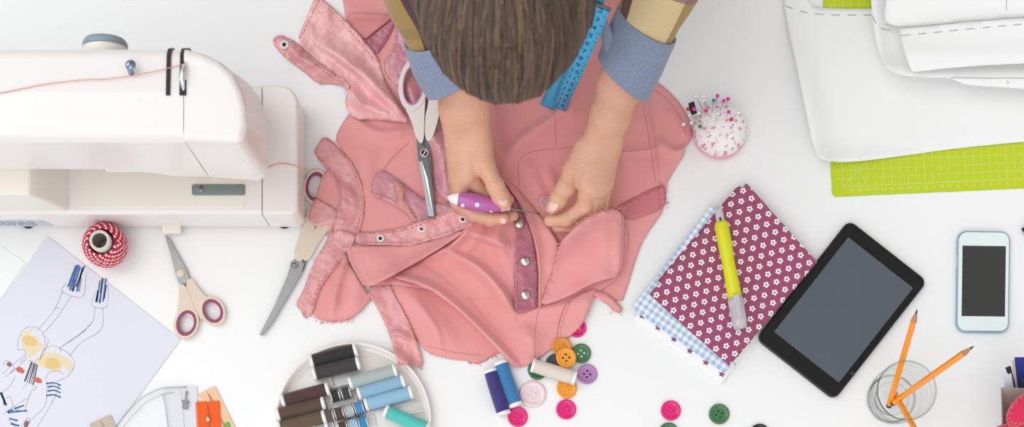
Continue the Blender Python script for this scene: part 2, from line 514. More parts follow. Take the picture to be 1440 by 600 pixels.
wl = MB(); wl.box((-3, 2.6, -.75), (3, 2.7, 1.9)); tag(wl.build('wall_back', plain('wall_white', rgb(240, 240, 240), .7)), None, None, kind='structure')
def table_mat():
    t = NT('white_laminate')
    t.set(color=t.mix(t.noise(1.5, 2), rgb(243, 243, 243), rgb(238, 238, 238)), rough=.32, spec=.35); return t.m
M_table = table_mat()
tb = thing('table', 'large white laminate worktable that everything lies on', 'table', (0, -.12, -.75))
t_ = MB(); t_.box((-1.0, -.55, .72), (1.0, .475, .75)); t_.build('tabletop', M_table, tb, bevel=.003)
for sx in (-.93, .93):
    for sy in (-.48, .405):
        g = MB(); g.box((sx - .03, sy - .03, 0), (sx + .03, sy + .03, .72)); g.build('leg', M_table, tb, bevel=.003)

# shared materials
M_white = plain('white_plastic', rgb(240, 234, 231), .28, vary=.01, coat=.15)
M_ivory = plain('ivory_plastic', rgb(239, 233, 222), .3, vary=.01)
M_grey = plain('grey_plastic', rgb(142, 156, 168), .4, vary=.02)
M_black = plain('black_plastic', rgb(22, 21, 22), .4, vary=.02)
M_chrome = plain('chrome', rgb(225, 226, 228), .16, 1.0, vary=.02)
M_steel = plain('brushed_steel', rgb(150, 150, 150), .32, 1.0, vary=.05)
M_dsteel = plain('grey_steel', rgb(120, 118, 120), .38, .8, vary=.04)
M_paper = plain('white_paper', rgb(242, 243, 243), .7, vary=.01)
M_seamline = plain('seam_shadow_gap', rgb(200, 186, 180), .6)
M_pinkthread = plain('pink_thread', rgb(235, 160, 150), .7)

# ================================================================ sewing machine
mc = P(170, 300, 0)
sm = thing('sewing_machine', 'white sewing machine seen from behind at the left edge of the table', 'sewing machine', tuple(mc))
def Q(px, py, z): p = P(px, py, z); return (p.x, p.y)
# bed with the removable extension at its right end
b = MB(); zt = .078
yb = P(0, 301, zt).y; yf = P(0, 135, zt).y
yf = P(0, 119, zt).y; xj = P(368, 300, zt).x
b.prism([(P(-330, 0).x, yb), (xj, yb), (xj, yf), (P(-330, 0).x, yf)], .004, zt)
b.build('bed', M_white, sm, bevel=.006, flatx=xj, w=True)
b = MB(); xr = P(419, 0, zt).x; xl = P(368, 0, zt).x + .0011; yb2 = yb; yf2 = P(0, 119, zt).y
r = .024; pl = [(xl, yb2), (xr - .006, yb2), (xr, yb2 + .006)] + [(xr - r + r * math.cos(t), yf2 - r + r * math.sin(t)) for t in [PI / 2 * k / 8 for k in range(9)]] + [(xl, yf2)]
b.prism(pl, .003, zt); e_ = b.build('extension_tray', M_white, sm, bevel=.006, bseg=4, flatx=xl, w=True)
# inlaid ivory bed plate under the arm
b = MB(); x0, y0 = Q(112, 292, zt); x1, y1 = Q(345, 225, zt)
b.prism([(x0, y0), (x1, y0), (x1, y1), (x0, y1)], zt - .004, zt + .0006); b.build('bed_plate', M_ivory, sm, bevel=.0015, w=True)
# metal slide plate with a screw
b = MB(); x0, y0 = Q(270, 275, zt); x1, y1 = Q(345, 259, zt)
b.prism([(x0 + (x1 - x0) / 2 + u, y0 + (y1 - y0) / 2 + v) for u, v in rrect(x1 - x0, y1 - y0, .003)], zt, zt + .0018)
ndl = b.build('slide_plate', plain('slide_plate_metal', rgb(152, 163, 160), .25, .75), sm, bevel=.0006, w=True)
b = MB(); c = P(282, 265, zt + .0018)
b.lathe([(0, 0), (.0045, 0), (.0045, .0012), (.0035, .0018), (0, .0018)], 20, 0, Matrix.Translation(c)); b.box((-.0035, -.0005, .0016), (.0035, .0005, .0021), 1, Matrix.Translation(c) @ Matrix.Rotation(1.2, 4, 'Z'))
b.build('screw', [M_steel, M_black], ndl)
# column at the left: slanted inner cheek
zu = .150
b = MB(); yc0 = P(0, 301, zt).y; yc1 = P(0, 75, .2).y
xa = P(96, 0, zt).x; xb = P(45, 237, zu).x
prof = [(P(-330, 0).x, .01), (xa, .01), (xa, zt + .002), (xb, zu + .01), (P(-330, 0).x, zu + .01)]
n = len(prof)
vs = [(x, yc0 + .004, z) for x, z in prof] + [(x, yc1, z) for x, z in prof]
b.add(vs, [list(range(n)), list(range(n, 2 * n))[::-1]] + [((i + 1) % n, i, n + i, n + (i + 1) % n) for i in range(n)], 0, False)
b.build('column', M_ivory, sm, bevel=.004, w=True)
# arm: section drawn in y,z and run along x
zt2 = .292; yB = P(0, 196, zt2).y; yR = P(0, 130, zt2).y; yF = P(0, 68, .272).y
sec = [(yF + .004, zu + .006), (yF, zu + .03), (yF, .266), (yF - .004, .279), (yF - .012, .287), (yR, zt2), (yB + .012, zt2), (yB + .004, zt2 - .004), (yB, zt2 - .013), (yB - .002, zu + .02), (yB + .006, zu)]
def run(sec, xA, xB, name, mat, bev=.004):
    b = MB(); n = len(sec)
    vs = [(xA, y, z) for y, z in sec] + [(xB, y, z) for y, z in sec]
    b.add(vs, [list(range(n))[::-1], list(range(n, 2 * n))] + [(i, (i + 1) % n, n + (i + 1) % n, n + i) for i in range(n)], 0, False)
    return b.build(name, mat, sm, bevel=bev, flatx=xB, w=True)
xs = P(258, 0, zt2).x
run(sec, P(-400, 0, zt2).x, xs - .0002, 'arm', M_white)
b = MB()
# lower apron behind the arm that slopes down to the head
x_ = [P(150, 0, zu).x, P(205, 0, zu).x, P(252, 0, .128).x, xs - .0003]; zz = [zu + .001, zu + .001, .130, .130]
yy0 = yB - .0015; yy1 = yF - .01
vs = []; 
for x, z in zip(x_, zz): vs += [(x, yy0, z), (x, yy0, zu + .03), (x, yy1, zu + .03), (x, yy1, z)]
fs = [(0, 1, 2, 3), (12, 15, 14, 13)]
for i in range(3):
    o = i * 4
    for k in range(4): fs.append((o + k, o + 4 + k, o + 4 + (k + 1) % 4, o + (k + 1) % 4))
b.add(vs, fs, 0, False); b.build('arm_apron', M_white, sm, bevel=.003, flatx=x_[-1], w=True)
# needle head with its rounded face cover; the walls lean out a little towards the foot
b = MB()
top = [Q(258.7, 196, zt2), Q(318, 199, zt2), Q(341, 199, zt2), Q(347, 176, zt2), Q(346, 152, zt2), Q(340, 128, zt2), Q(328, 104, zt2), Q(310, 87, zt2), Q(286, 75, zt2), Q(258.7, 68, zt2)]
low = [Q(258.9, 250, .124), Q(368, 257, .124), Q(379, 248, .124), Q(382, 205, .124), Q(376, 165, .124), Q(366, 134, .124), Q(348, 112, .124), Q(325, 100, .124), Q(300, 93, .124), Q(258.9, 92, .124)]
low = [(l[0] * .8 + t_[0] * .2 if i not in (0, 9) else t_[0], (l[1] * .9 + t_[1] * .1) if i != 0 else yy0) for i, (l, t_) in enumerate(zip(low, top))]
n = len(top); mid = [(a[0] * .8 + c_[0] * .2, a[1] * .8 + c_[1] * .2) for a, c_ in zip(top, low)]
out = lambda q, k: q
vs = [(x, y, .124) for x, y in low] + [(x, y, zt2) for x, y in top]
b.add(vs, [list(range(n))[::-1], list(range(n, 2 * n))] + [(i, (i + 1) % n, n + (i + 1) % n, n + i) for i in range(n)], 0, False)
fh = b.build('head_cover', M_white, sm, bevel=.0085, bseg=4, flatx=top[0][0], w=True)
# lever slots
b = MB()
for px0, px1 in ((233.5, 239.5), (252.5, 262)):
    yy_a = P(0, 134, zt2).y; yy_b = yF + .0008
    x0 = P(px0, 0, zt2).x; x1 = P(px1, 0, zt2).x
    pts_ = [(yy_a, zt2), (yF - .012, .287), (yF - .004, .279), (yF + .001, .266), (yF + .001, .235)]
    for (ya, za), (yb_, zb) in zip(pts_[:-1], pts_[1:]):
        b.add([(x0, ya, za + .0018), (x1, ya, za + .0018), (x1, yb_ + .0009, zb + .0018), (x0, yb_ + .0009, zb + .0018)], [(0, 1, 2, 3)], 0, False)
b.build('lever_slot', M_black, sm, solid=.002, w=True)
b = MB(); b.tube([P(258, 128, zt2 + .002), P(256, 112, zt2 + .006), P(258, 96, zt2 + .007), P(261, 84, zt2 - .004)], [.0016, .003, .003, .002], 8, flat=.5)
b.build('take_up_lever', M_chrome, sm, w=True)
# dial on the front face
b = MB(); c = Vector((P(148, 0, .232).x, yF + .002, .232)); Mx = Matrix.Translation(c) @ Matrix.Rotation(-PI / 2, 4, 'X')
b.lathe([(0, -.006), (.0262, -.006), (.0262, .011)], 40, 0, Mx); b.lathe([(.0262, .011), (.0266, .011), (.0262, .017), (.0235, .021), (0, .0215)], 40, 1, Mx)
b.build('dial', [M_ivory, M_grey], sm, w=True)
# thread guide
b = MB(); c = P(185, 104, zt2 - .004)
b.tube([c, c + Vector((0, .002, .009)), c + Vector((-.001, .006, .012))], [.0032, .003, .003], 10); b.lathe([(0, 0), (.0055, .0003), (.006, .002), (.004, .0038), (0, .0042)], 20, 0, Matrix.Translation(P(184, 92, zt2 + .006)))
b.box((-.005, -.0005, .0036), (.005, .0005, .0046), 1, Matrix.Translation(P(184, 92, zt2 + .006)) @ Matrix.Rotation(.9, 4, 'Z'))
b.build('thread_guide', [plain('guide_metal', rgb(150, 165, 190), .2, 1.0), M_black], sm, w=True)
# rating plate on the back, small white latch
b = MB(); yk = yb - .0004
x0 = P(-60, 0, .03).x; x1 = P(72, 0, .03).x; x2 = P(64, 0, .03).x
b.add([(x0, yk, .014), (x1, yk, .014), (x2, yk, .046), (x0, yk, .046)], [(0, 1, 2, 3)], 0, False)
for k in range(3):
    xx = x0 + .01
    while xx < x1 - .02:
        w_ = random.uniform(.004, .012); b.add([(xx, yk - .0006, .019 + k * .008), (xx + w_, yk - .0006, .019 + k * .008), (xx + w_, yk - .0006, .0215 + k * .008), (xx, yk - .0006, .0215 + k * .008)], [(0, 1, 2, 3)], 1, False); xx += w_ + .003
b.build('rating_plate', [plain('plate_blue_grey', rgb(196, 204, 214), .4), plain('plate_print', rgb(150, 160, 172), .5)], sm, solid=.0005, w=True)
b = MB(); p0 = P(226, 0, .02); p1 = P(253, 0, .02); b.box((p0.x, yb - .010, .006), (p1.x, yb + .002, .016)); b.build('latch', M_ivory, sm, bevel=.002, w=True)
# needle bar and presser foot under the head
b = MB(); c = P(327, 262, .1); c = Vector((c.x, c.y + .03, 0))
b.tube([c + Vector((0, 0, .15)), c + Vector((0, 0, .095))], .003, 10); b.tube([c + Vector((0, 0, .097)), c + Vector((0, 0, .081))], [.0008, .0003], 6)
b.build('needle_bar', M_chrome, sm, w=True)
# feet
for px, py in ((40, 312), (400, 312), (400, 150), (40, 150)):
    b = MB(); p = P(px, py, 0); b.lathe([(0, 0), (.009, 0), (.009, .006), (0, .006)], 16, 0, Matrix.Translation((p.x, p.y, 0))); b.build('foot', M_black, sm, w=True)

# thread over the arm and a loose end on the extension
b = MB(); pts = [(-60, 142), (0, 131), (60, 119), (110, 113), (150, 111), (182, 107), (215, 101), (240, 95), (257, 90)]
b.tube(catmull([P(x, y, zt2 + .0014 if y > 100 else zt2 - .001) for x, y in pts], 6), .0006, 5)
o = b.build('sewing_thread', M_pinkthread, org=P(100, 115, zt2)); tag(o, 'pink thread running along the top of the sewing machine arm to the lever', 'thread')
b = MB(); pts = [(376, 236), (388, 231), (400, 230), (412, 232), (420, 235)]
b.tube(catmull([P(x, y, zt + .0012) for x, y in pts] + [P(428, 238, zt - .016), P(432, 240, .03)], 6), .0006, 5)
o = b.build('sewing_thread', M_pinkthread, org=P(400, 231, zt)); tag(o, 'short pink thread end lying across the extension tray of the sewing machine', 'thread')
# ================================================================ paper with the fashion sketch
def stroke(mb, pts, w, m, z, n=5, jit=0):
    q = catmull([(x, y, 0) for x, y in pts], n) if len(pts) > 2 else [Vector((x, y, 0)) for x, y in pts]
    vs = []; fs = []
    for i, p in enumerate(q):
        d = (q[min(i + 1, len(q) - 1)] - q[max(i - 1, 0)]).normalized(); nn = Vector((-d.y, d.x, 0))
        ww = w / 2 * random.uniform(.6, 1.15)
        vs += [tuple(P(*(p + nn * ww).xy, z)), tuple(P(*(p - nn * ww).xy, z))]
    for i in range(len(q) - 1): fs.append((2 * i, 2 * i + 1, 2 * i + 3, 2 * i + 2))
    mb.add(vs, fs, m, False)
_pk = [0]
def patch(mb, cx, cy, rx, ry, rot, m, z, n=14, irr=.18):
    _pk[0] += 1; z += _pk[0] * .000012
    vs = [tuple(P(cx, cy, z))]
    for k in range(n):
        t = 2 * PI * k / n; r = 1 + random.uniform(-irr, irr); x, y = rx * r * math.cos(t), ry * r * math.sin(t)
        vs.append(tuple(P(cx + x * math.cos(rot) - y * math.sin(rot), cy + x * math.sin(rot) + y * math.cos(rot), z)))
    mb.add(vs, [(0, 1 + k, 1 + (k + 1) % n) for k in range(n)], m, False)

def sheet(mb, corners, z0, th=.0003, m=0):
    vs = [tuple(P(x, y, z0)) for x, y in corners] + [tuple(P(x, y, z0 + th)) for x, y in corners]
    mb.add(vs, [(0, 1, 2, 3), (7, 6, 5, 4), (0, 4, 5, 1), (1, 5, 6, 2), (2, 6, 7, 3), (3, 7, 4, 0)], m, False)

M_sketchpaper = plain('sketch_paper', rgb(222, 223, 234), .75, vary=.01)
o_ = MB(); sheet(o_, [(-40, 318), (36, 369), (-150, 640), (-226, 590)], .0003)
tag(o_.build('paper_sheet', M_paper, org=P(-20, 420)), 'blank white paper mostly hidden under the fashion sketch at the left edge', 'paper')
sk = MB(); z = .0013
sheet(sk, [(67, 332), (254, 477), (58, 742), (-129, 597)], .0009)
pen = [plain('pencil_line', rgb(150, 152, 165), .8), plain('blue_crayon', rgb(84, 124, 182), .8, vary=.2, vscale=900), plain('ochre_crayon', rgb(240, 205, 140), .8, vary=.12, vscale=700),
       plain('red_crayon', rgb(224, 110, 105), .8, vary=.15, vscale=700), plain('black_crayon', rgb(62, 62, 74), .8), plain('pale_ochre_crayon', rgb(240, 222, 186), .8, vary=.1, vscale=700), plain('brown_crayon', rgb(150, 105, 100), .8)]
def sp(x, y): return (x / 2.5, 360 + y / 2.5)         # coordinates measured on a 2.5x enlargement
def line(pts, w=.9, m=1): stroke(sk, [sp(*p) for p in pts], w, m, z)
for pts in ([(222, 118), (190, 190), (130, 262)], [(250, 140), (205, 210), (152, 272)], [(190, 190), (200, 180), (212, 186)], [(232, 95), (218, 125), (290, 142), (303, 55)],
            [(340, 120), (322, 172), (375, 178), (380, 100)], [(335, 178), (318, 240), (215, 318)], [(362, 178), (357, 255), (290, 300), (245, 350)], [(318, 240), (275, 280), (217, 318)], [(305, 258), (240, 305)],
            [(62, 330), (66, 285), (95, 250), (140, 256), (158, 300), (150, 345), (120, 370), (100, 365)], [(140, 375), (150, 335), (185, 314), (215, 325), (245, 345), (262, 380), (240, 420), (200, 440)],
            [(62, 330), (85, 330), (90, 350), (70, 375)], [(160, 430), (175, 408), (205, 404), (225, 415)], [(212, 318), (215, 340)], [(155, 280), (170, 295), (160, 330)],
            [(6, 415), (40, 385), (88, 345)], [(18, 425), (56, 395), (92, 362)], [(10, 382), (25, 366), (50, 390), (36, 410)], [(110, 370), (84, 440)], [(128, 376), (98, 450)],
            [(95, 445), (80, 465)], [(120, 452), (100, 500), (88, 540)], [(130, 455), (118, 475)], [(165, 440), (160, 520), (120, 565), (90, 600)], [(208, 450), (190, 500), (150, 570), (125, 610)],
            [(55, 420), (35, 455), (5, 480)], [(20, 500), (35, 495), (48, 530)], [(10, 555), (60, 520), (95, 500)], [(30, 575), (55, 600)], [(75, 600), (95, 570), (105, 575), (92, 610)]): line(pts, .75, 1)
for a, c in (((268, 32), (240, 108)), ((282, 36), (256, 122)), ((276, 30), (246, 120)), ((290, 40), (270, 125)), ((352, 84), (340, 158)), ((362, 80), (350, 165)), ((372, 78), (362, 160)), ((345, 120), (338, 162))): line([a, c], 3.2, 2)
for a, c in (((297, 34), (268, 108)), ((360, 76), (352, 130)), ((374, 100), (366, 150))): line([a, c], 2, 5)
for a, c in (((262, 80), (254, 126)), ((286, 75), (278, 125))): line([a, c], 2.0, 1)
for cx, cy, rx, ry, ro, m in ((110, 308, 17, 13, .3, 6), (106, 300, 11, 7, .3, 3), (186, 370, 18, 13, .2, 6), (182, 376, 11, 8, .2, 3), (240, 380, 5, 11, -.4, 6), (95, 268, 9, 3, -.5, 6), (112, 345, 9, 3, -.6, 6), (135, 372, 6, 4, .4, 6)):
    patch(sk, *sp(cx, cy), rx, ry, ro, m, z - (.00005 if m == 6 else 0))
for cx, cy, rx, ry, ro in ((72, 400, 6.5, 4, .4), (132, 436, 7, 3.6, .5)): patch(sk, *sp(cx, cy), rx, ry, ro, 4, z)
patch(sk, *sp(32, 380), 4, 3, .3, 7, z); patch(sk, *sp(93, 590), 3, 5.5, .3, 7, z)
for k in range(5):
    line([(112 + k * 5, 372 + k * 2), (88 + k * 7, 440 + k * 3)], 1.2 if k % 2 else 1.9, 5)
for y in (448, 460, 474, 490): line([(162 + (y % 7), y), (190, y - 3), (213, y + 6)], 2.6, 2)
for pts in ([(0, 480), (12, 500), (22, 525)], [(4, 478), (14, 505), (16, 522)], [(28, 550), (60, 545), (95, 543)], [(50, 536), (85, 524)], [(32, 570), (62, 578)], [(38, 588), (68, 596)], [(25, 548), (45, 538)]): line(pts, 3.2, 2)
o = sk.build('fashion_sketch', [M_sketchpaper] + pen, org=P(60, 530)); tag(o, 'white paper with a pencil and crayon figure sketch, in front of the sewing machine', 'drawing')

# ================================================================ spool of red and white twine
c = P(155, 351); tw = thing('twine_spool', 'spool of red and white twisted twine standing upright against the sewing machine', 'twine', tuple(c))
tb_ = MB(); H = .058
tb_.lathe([(.0095, .001), (.0125, 0), (.0135, .001), (.0135, H - .001), (.0125, H), (.0098, H), (.0095, H - .002)], 32); tb_.lathe([(.0097, .012), (0, .012)], 20)
tb_.build('core_tube', plain('cardboard_white', rgb(226, 216, 208), .7), tw)
w_ = MB()
def bulge(u): return .0165 + .0105 * (1 - abs(2 * u - 1) ** 2.4)
for layer in range(2):
    for k in range(17):
        u = (k + .5 * layer) / 17; zc = .006 + u * (H - .014); ph = random.uniform(0, 6.28); tilt = (.0045 if layer else -.0045) * (1 - abs(2 * u - 1)) * (1 if k % 2 else .7)
        pts = []
        N = 44
        for j in range(N + 1):
            t = 2 * PI * j / N; zz = zc + tilt * math.sin(t + k * .23)
            uu = min(1, max(0, (zz - .006) / (H - .014))); r = bulge(uu) + .0005 * layer
            pts.append((r * math.cos(t), r * math.sin(t), max(.0018, zz)))
        w_.tube(pts, .0017, 6, cap=False, ms=[0 if (j + k) % 3 else 1 for j in range(N)])
w_.build('twine', [plain('red_twine', rgb(205, 22, 58), .7, vary=.1), plain('white_twine', rgb(240, 222, 224), .7)], tw)

# ================================================================ scissors
M_beige = plain('beige_handle_plastic', rgb(222, 205, 186), .38, vary=.02)
M_plum = plain('plum_grip_rubber', rgb(150, 58, 100), .45, vary=.04)
def ringpts(c, rx, ry, rot, n=32):
    return [(c[0] + rx * math.cos(t) * math.cos(rot) - ry * math.sin(t) * math.sin(rot), c[1] + rx * math.cos(t) * math.sin(rot) + ry * math.sin(t) * math.cos(rot)) for t in [2 * PI * k / n for k in range(n)]]
def ring(mb, co, ci, z0, z1, m=0):
    """closed band between two outlines (photo pixels)"""
    n = len(co); vs = []
    for z_ in (z0, z1):
        for r_ in (co, ci): vs += [tuple(P(x, y, z_)) for x, y in r_]
    fs = []
    for k in range(n):
        j = (k + 1) % n
        fs += [(k, n + k, n + j, j), (2 * n + k, 2 * n + j, 3 * n + j, 3 * n + k), (k, j, 2 * n + j, 2 * n + k), (n + k, 3 * n + k, 3 * n + j, n + j)]
    mb.add(vs, fs, m, True)
def pprism(mb, poly, z0, z1, m=0):
    def w(zz): return [tuple(P(x, y, zz(x, y) if callable(zz) else zz)) for x, y in poly]
    a = sum(poly[i][0] * poly[(i + 1) % len(poly)][1] - poly[(i + 1) % len(poly)][0] * poly[i][1] for i in range(len(poly)))
    lo, hi = w(z0), w(z1)
    if a > 0: lo, hi = lo[::-1], hi[::-1]
    n = len(lo); mb.add(lo + hi, [list(range(n))[::-1], list(range(n, 2 * n))] + [(i, (i + 1) % n, n + (i + 1) % n, n + i) for i in range(n)], m, False)

def handle_mesh(mb, ringc, rx, ry, rot, arm, z0, z1, hole=.66, m=0):
    """ring handle plus the arm that runs from the ring to the pivot (arm = closed outline)"""
    co = ringpts(ringc, rx, ry, rot); ci = ringpts(ringc, rx * hole, ry * hole, rot)
    ring(mb, co, ci, z0, z1, m)
    pprism(mb, chaikin(arm, 2), z0 + .0003, z1 - .0003, m)

# small open pair in front of the machine
p0 = P(255, 400); sc1 = thing('scissors', 'small scissors with beige handles and plum ring grips, on the bare table by the drawing', 'scissors', tuple(p0))
for nm, poly, z0, mm in (('blade', [(232, 331), (237, 333), (262, 378), (267, 393), (260, 399), (252, 398), (247, 385), (240, 356)], .0042, M_steel), ('blade', [(235, 331), (241, 340), (263, 380), (268, 395), (262, 400), (257, 394), (251, 372)], .0022, M_dsteel)):
    b = MB(); pprism(b, poly, z0, z0 + .0018); b.build(nm, mm, sc1, w=True, bevel=.0004, bseg=1)
for rc, rx, ry, rot, arm, z0 in (((262, 454), 14.5, 19, .28, [(252, 397), (263, 402), (270, 425), (281, 447), (278, 462), (270, 448), (258, 438), (248, 446), (252, 420)], .0035), ((299, 437), 14.5, 18, -.45, [(260, 396), (269, 389), (277, 402), (290, 417), (300, 421), (291, 424), (286, 442), (284, 452), (277, 440), (266, 415)], .0028)):
    b = MB(); handle_mesh(b, rc, rx * 1.2, ry * 1.2, rot, arm, z0 - .0026, z0 + .0052); h = b.build('handle', M_beige, sc1, w=True, bevel=.0012, bseg=2)
    b = MB(); ring(b, ringpts(rc, rx * .98, ry * .98, rot), ringpts(rc, rx * .72, ry * .72, rot), z0 - .0029, z0 + .0058); b.build('ring_grip', M_plum, h, bevel=.001, bseg=2)
b = MB(); b.lathe([(0, .0), (.0058, 0), (.0055, .0012), (.0035, .0018), (0, .0018)], 24, 0, Matrix.Translation(P(254, 384, .006))); b.build('pivot_screw', M_beige, sc1, w=True)

# pair that slips under the shirt
p0 = P(410, 380); sc2 = thing('scissors', 'scissors with beige handles, lying partly under the left edge of the pink shirt', 'scissors', tuple(p0))
for poly, z0, mm in (([(365, 470), (369, 472), (384, 452), (406, 415), (424, 385), (428, 371), (420, 360), (410, 368), (404, 388), (385, 432)], .0040, M_steel), ([(368, 468), (376, 462), (402, 418), (428, 378), (432, 366), (424, 362), (414, 372), (396, 412)], .0020, M_dsteel)):
    b = MB(); pprism(b, poly, z0, z0 + .0018); b.build('blade', mm, sc2, w=True, bevel=.0004, bseg=1)
for rc, rx, ry, rot, arm, z0 in (((444, 262), 17, 25, .15, [(411, 362), (424, 371), (434, 345), (446, 312), (455, 285), (438, 280), (428, 310), (420, 335)], .0022), ((478, 288), 17, 25, .5, [(421, 360), (433, 370), (446, 345), (462, 322), (474, 310), (462, 296), (444, 318), (431, 345)], .0024)):
    b = MB(); handle_mesh(b, rc, rx, ry, rot, arm, z0 - .0016, z0 + .0045); h = b.build('handle', M_beige, sc2, w=True, bevel=.001, bseg=2)
    b = MB(); ring(b, ringpts(rc, rx * .84, ry * .84, rot), ringpts(rc, rx * .62, ry * .62, rot), z0 - .0018, z0 + .0049); b.build('ring_grip', M_plum, h, bevel=.0008, bseg=2)
b = MB(); b.lathe([(.0, .0), (.0052, 0), (.0052, .001), (.004, .0014), (.0036, .0008), (.0028, .0008), (.0026, .0015), (0, .0016)], 24, 0, Matrix.Translation(P(414, 372, .0058))); b.build('pivot_screw', M_steel, sc2, w=True)
for (x, y, r, h) in ((418, 372, 14, .006), (435, 335, 14, .007), (446, 300, 20, .007), (450, 262, 26, .0068), (478, 288, 26, .0068), (395, 425, 10, .004)):
    HM[:] = np.maximum(HM, np.where(np.hypot(XX - x, YY - y) < r, h, 0))

# ================================================================ tray with thread reels
tc0 = P(498, 592); tray = thing('organizer_tray', 'round white organizer tray holding thread reels and bobbins at the bottom edge', 'tray', (tc0.x, tc0.y, 0))
M_tray = plain('tray_white', rgb(240, 237, 233), .3, vary=.01)
R = 110 * S * .993
b = MB(); b.lathe([(0, 0), (R - .006, 0), (R - .001, .004), (R, .013), (R - .0008, .0145), (R - .0022, .0145), (R - .0035, .0125), (R - .006, .004), (R - .008, .003), (0, .003)], 96)
b.build('dish', plain('tray_rim', rgb(243, 236, 230), .35, vary=.01), tray)
b = MB(); b.lathe([(0, .003), (R - .0085, .003), (R - .0085, .0036), (0, .0037)], 96); b.build('base_inlay', M_tray, tray)
TA = math.radians(14.5); Rt = Matrix.Rotation(TA, 4, 'Z')
def tl(px, py, zz=0): p = P(px, py, .008) - tc0; return Vector((p.x, p.y, zz))
b = MB()
M_clear = plain('frosted_divider', rgb(226, 230, 230), .3)
for (xa, ya, xb, yb_) in ((455, 548, 560, 521), (455, 570, 497, 559), (460, 594, 590, 561), (500, 555, 512, 602), (455, 546, 470, 604), (437, 526, 506, 508), (528, 598, 524, 580), (524, 580, 592, 563), (549, 588, 596, 577), (470, 548, 464, 530)):
    a_, c_ = tl(xa, ya), tl(xb, yb_); d = c_ - a_; ang = math.atan2(d.y, d.x)
    b.box((0, -.0006, .003), (d.length, .0006, .0085), 0, Matrix.Translation(a_) @ Matrix.Rotation(ang, 4, 'Z'))
b.build('divider', M_clear, tray)

HM[:] = np.maximum(HM, np.where(np.hypot(XX - 498, YY - 592) < 113, .0158, 0))
def thread_mat(name, col):
    t = NT(name)
    w = t.new('ShaderNodeTexWave', wave_type='BANDS', bands_direction='X'); w.inputs['Scale'].default_value = 420; w.inputs['Distortion'].default_value = 1.2
    t.link(t.coord(), w.inputs['Vector'])
    dk = tuple(v * .88 for v in col[:3]) + (1,)
    t.set(color=t.mix(t.noise(90, 2), col, dk), rough=.5, sheen=.35, normal=t.bump(w.outputs['Fac'], .0002)); return t.m
M_cap = plain('reel_cap_white', rgb(240, 238, 240), .35, vary=.01)
def reel_meshes(L, r):
    """long thread reel along local x, resting on z=0"""
    Mx = Matrix.Translation((0, 0, r)) @ Matrix.Rotation(PI / 2, 4, 'Y')
    prof = [(0, -L / 2 + .004), (r * .9, -L / 2 + .004)]
    N = 26
    for k in range(N + 1):
        u = k / N; prof.append((r * (.93 + .05 * math.sin(PI * u) + .02 * (-1) ** k + random.uniform(-.01, .01)), -L / 2 + .004 + u * (L - .008)))
    prof += [(r * .9, L / 2 - .004), (0, L / 2 - .004)]
    t = MB(); t.lathe(prof, 22, 0, Mx)
    caps = []
    for s in (-1, 1):
        c_ = MB(); q = [(0, L / 2 - .0045), (r * .97, L / 2 - .0045), (r * .98, L / 2 - .0005), (r * .9, L / 2), (r * .5, L / 2), (r * .45, L / 2 - .002), (0, L / 2 - .002)]
        c_.lathe([(a, s * h) for a, h in (q if s > 0 else q)][::s], 22, 0, Mx); caps.append(c_)
    return t, caps
def reel(label, pa, pb, col, z=.0038, r=.0092, group=None, name='thread_reel'):
    a = P(*pa, z + r); c_ = P(*pb, z + r); L = (c_ - a).length; m_ = (a + c_) / 2
    o = thing(name, label, 'thread', (m_.x, m_.y, z), math.atan2((c_ - a).y, (c_ - a).x), group)
    t, caps = reel_meshes(L, r)
    t.build('thread', thread_mat('thread_' + '_'.join(str(int(v)) for v in col), rgb(*col)), o)
    for q in caps: q.build('end_cap', M_cap, o)
    return o
GT = 'thread reels in the organizer tray'
reel('black thread reel, uppermost in the round tray', (436, 508), (502, 491), (24, 24, 26), group=GT)
reel('charcoal thread reel in the round tray, directly below the black one', (440, 526), (506, 510), (58, 52, 54), group=GT)
reel('dark maroon brown thread reel at the left of the round tray', (396, 564), (463, 546), (78, 44, 42), group=GT)
reel('mid brown thread reel between two other brown reels in the tray', (389, 583), (457, 566), (92, 66, 54), group=GT)
reel('olive brown thread reel, lowest brown one in the tray', (391, 602), (458, 585), (104, 80, 56), group=GT)
reel('pale grey thread reel at the right of the round tray above the blue reels', (491, 539), (558, 520), (186, 197, 197), group=GT)
reel('light blue thread reel under the pale grey one in the tray', (503, 554), (569, 535), (150, 194, 222), group=GT)
reel('sky blue thread reel, lower of the two blue ones in the tray', (513, 569), (580, 551), (154, 202, 232), group=GT)
reel('turquoise thread reel lying askew in the tray', (541, 577), (603, 604), (84, 208, 198), group=GT)

def bobbin(label, px, py, col, z=.0038, r=.0096, w=.0118):
    p = P(px, py, z + r); o = thing('bobbin', label, 'bobbin', (p.x, p.y, z), TA, 'small bobbins in the organizer tray')
    Mx = Matrix.Translation((0, 0, r)) @ Matrix.Rotation(PI / 2, 4, 'Y')
    t = MB(); t.lathe([(0, -w / 2 + .0012)] + [(r * (.86 + .03 * (k % 2)), -w / 2 + .0012 + (w - .0024) * k / 8) for k in range(9)] + [(0, w / 2 - .0012)], 24, 0, Mx)
    t.build('thread', thread_mat('bobbin_' + '_'.join(map(str, col)), rgb(*col)), o)
    for s in (-1, 1):
        f = MB(); f.lathe([(0, s * (w / 2 - .0012)), (r, s * (w / 2 - .0012)), (r, s * w / 2), (0, s * w / 2)][::s], 24, 0, Mx); f.build('flange', M_chrome, o)
bobbin('black bobbin in the upper row of the tray', 472, 556, (26, 26, 28)); bobbin('charcoal bobbin beside the black one in the tray', 487, 552.5, (56, 52, 54))
bobbin('olive brown bobbin at the left of the middle row in the tray', 463.5, 585, (98, 78, 56)); bobbin('brown bobbin second in the middle row of the tray', 477.5, 581, (88, 60, 48))
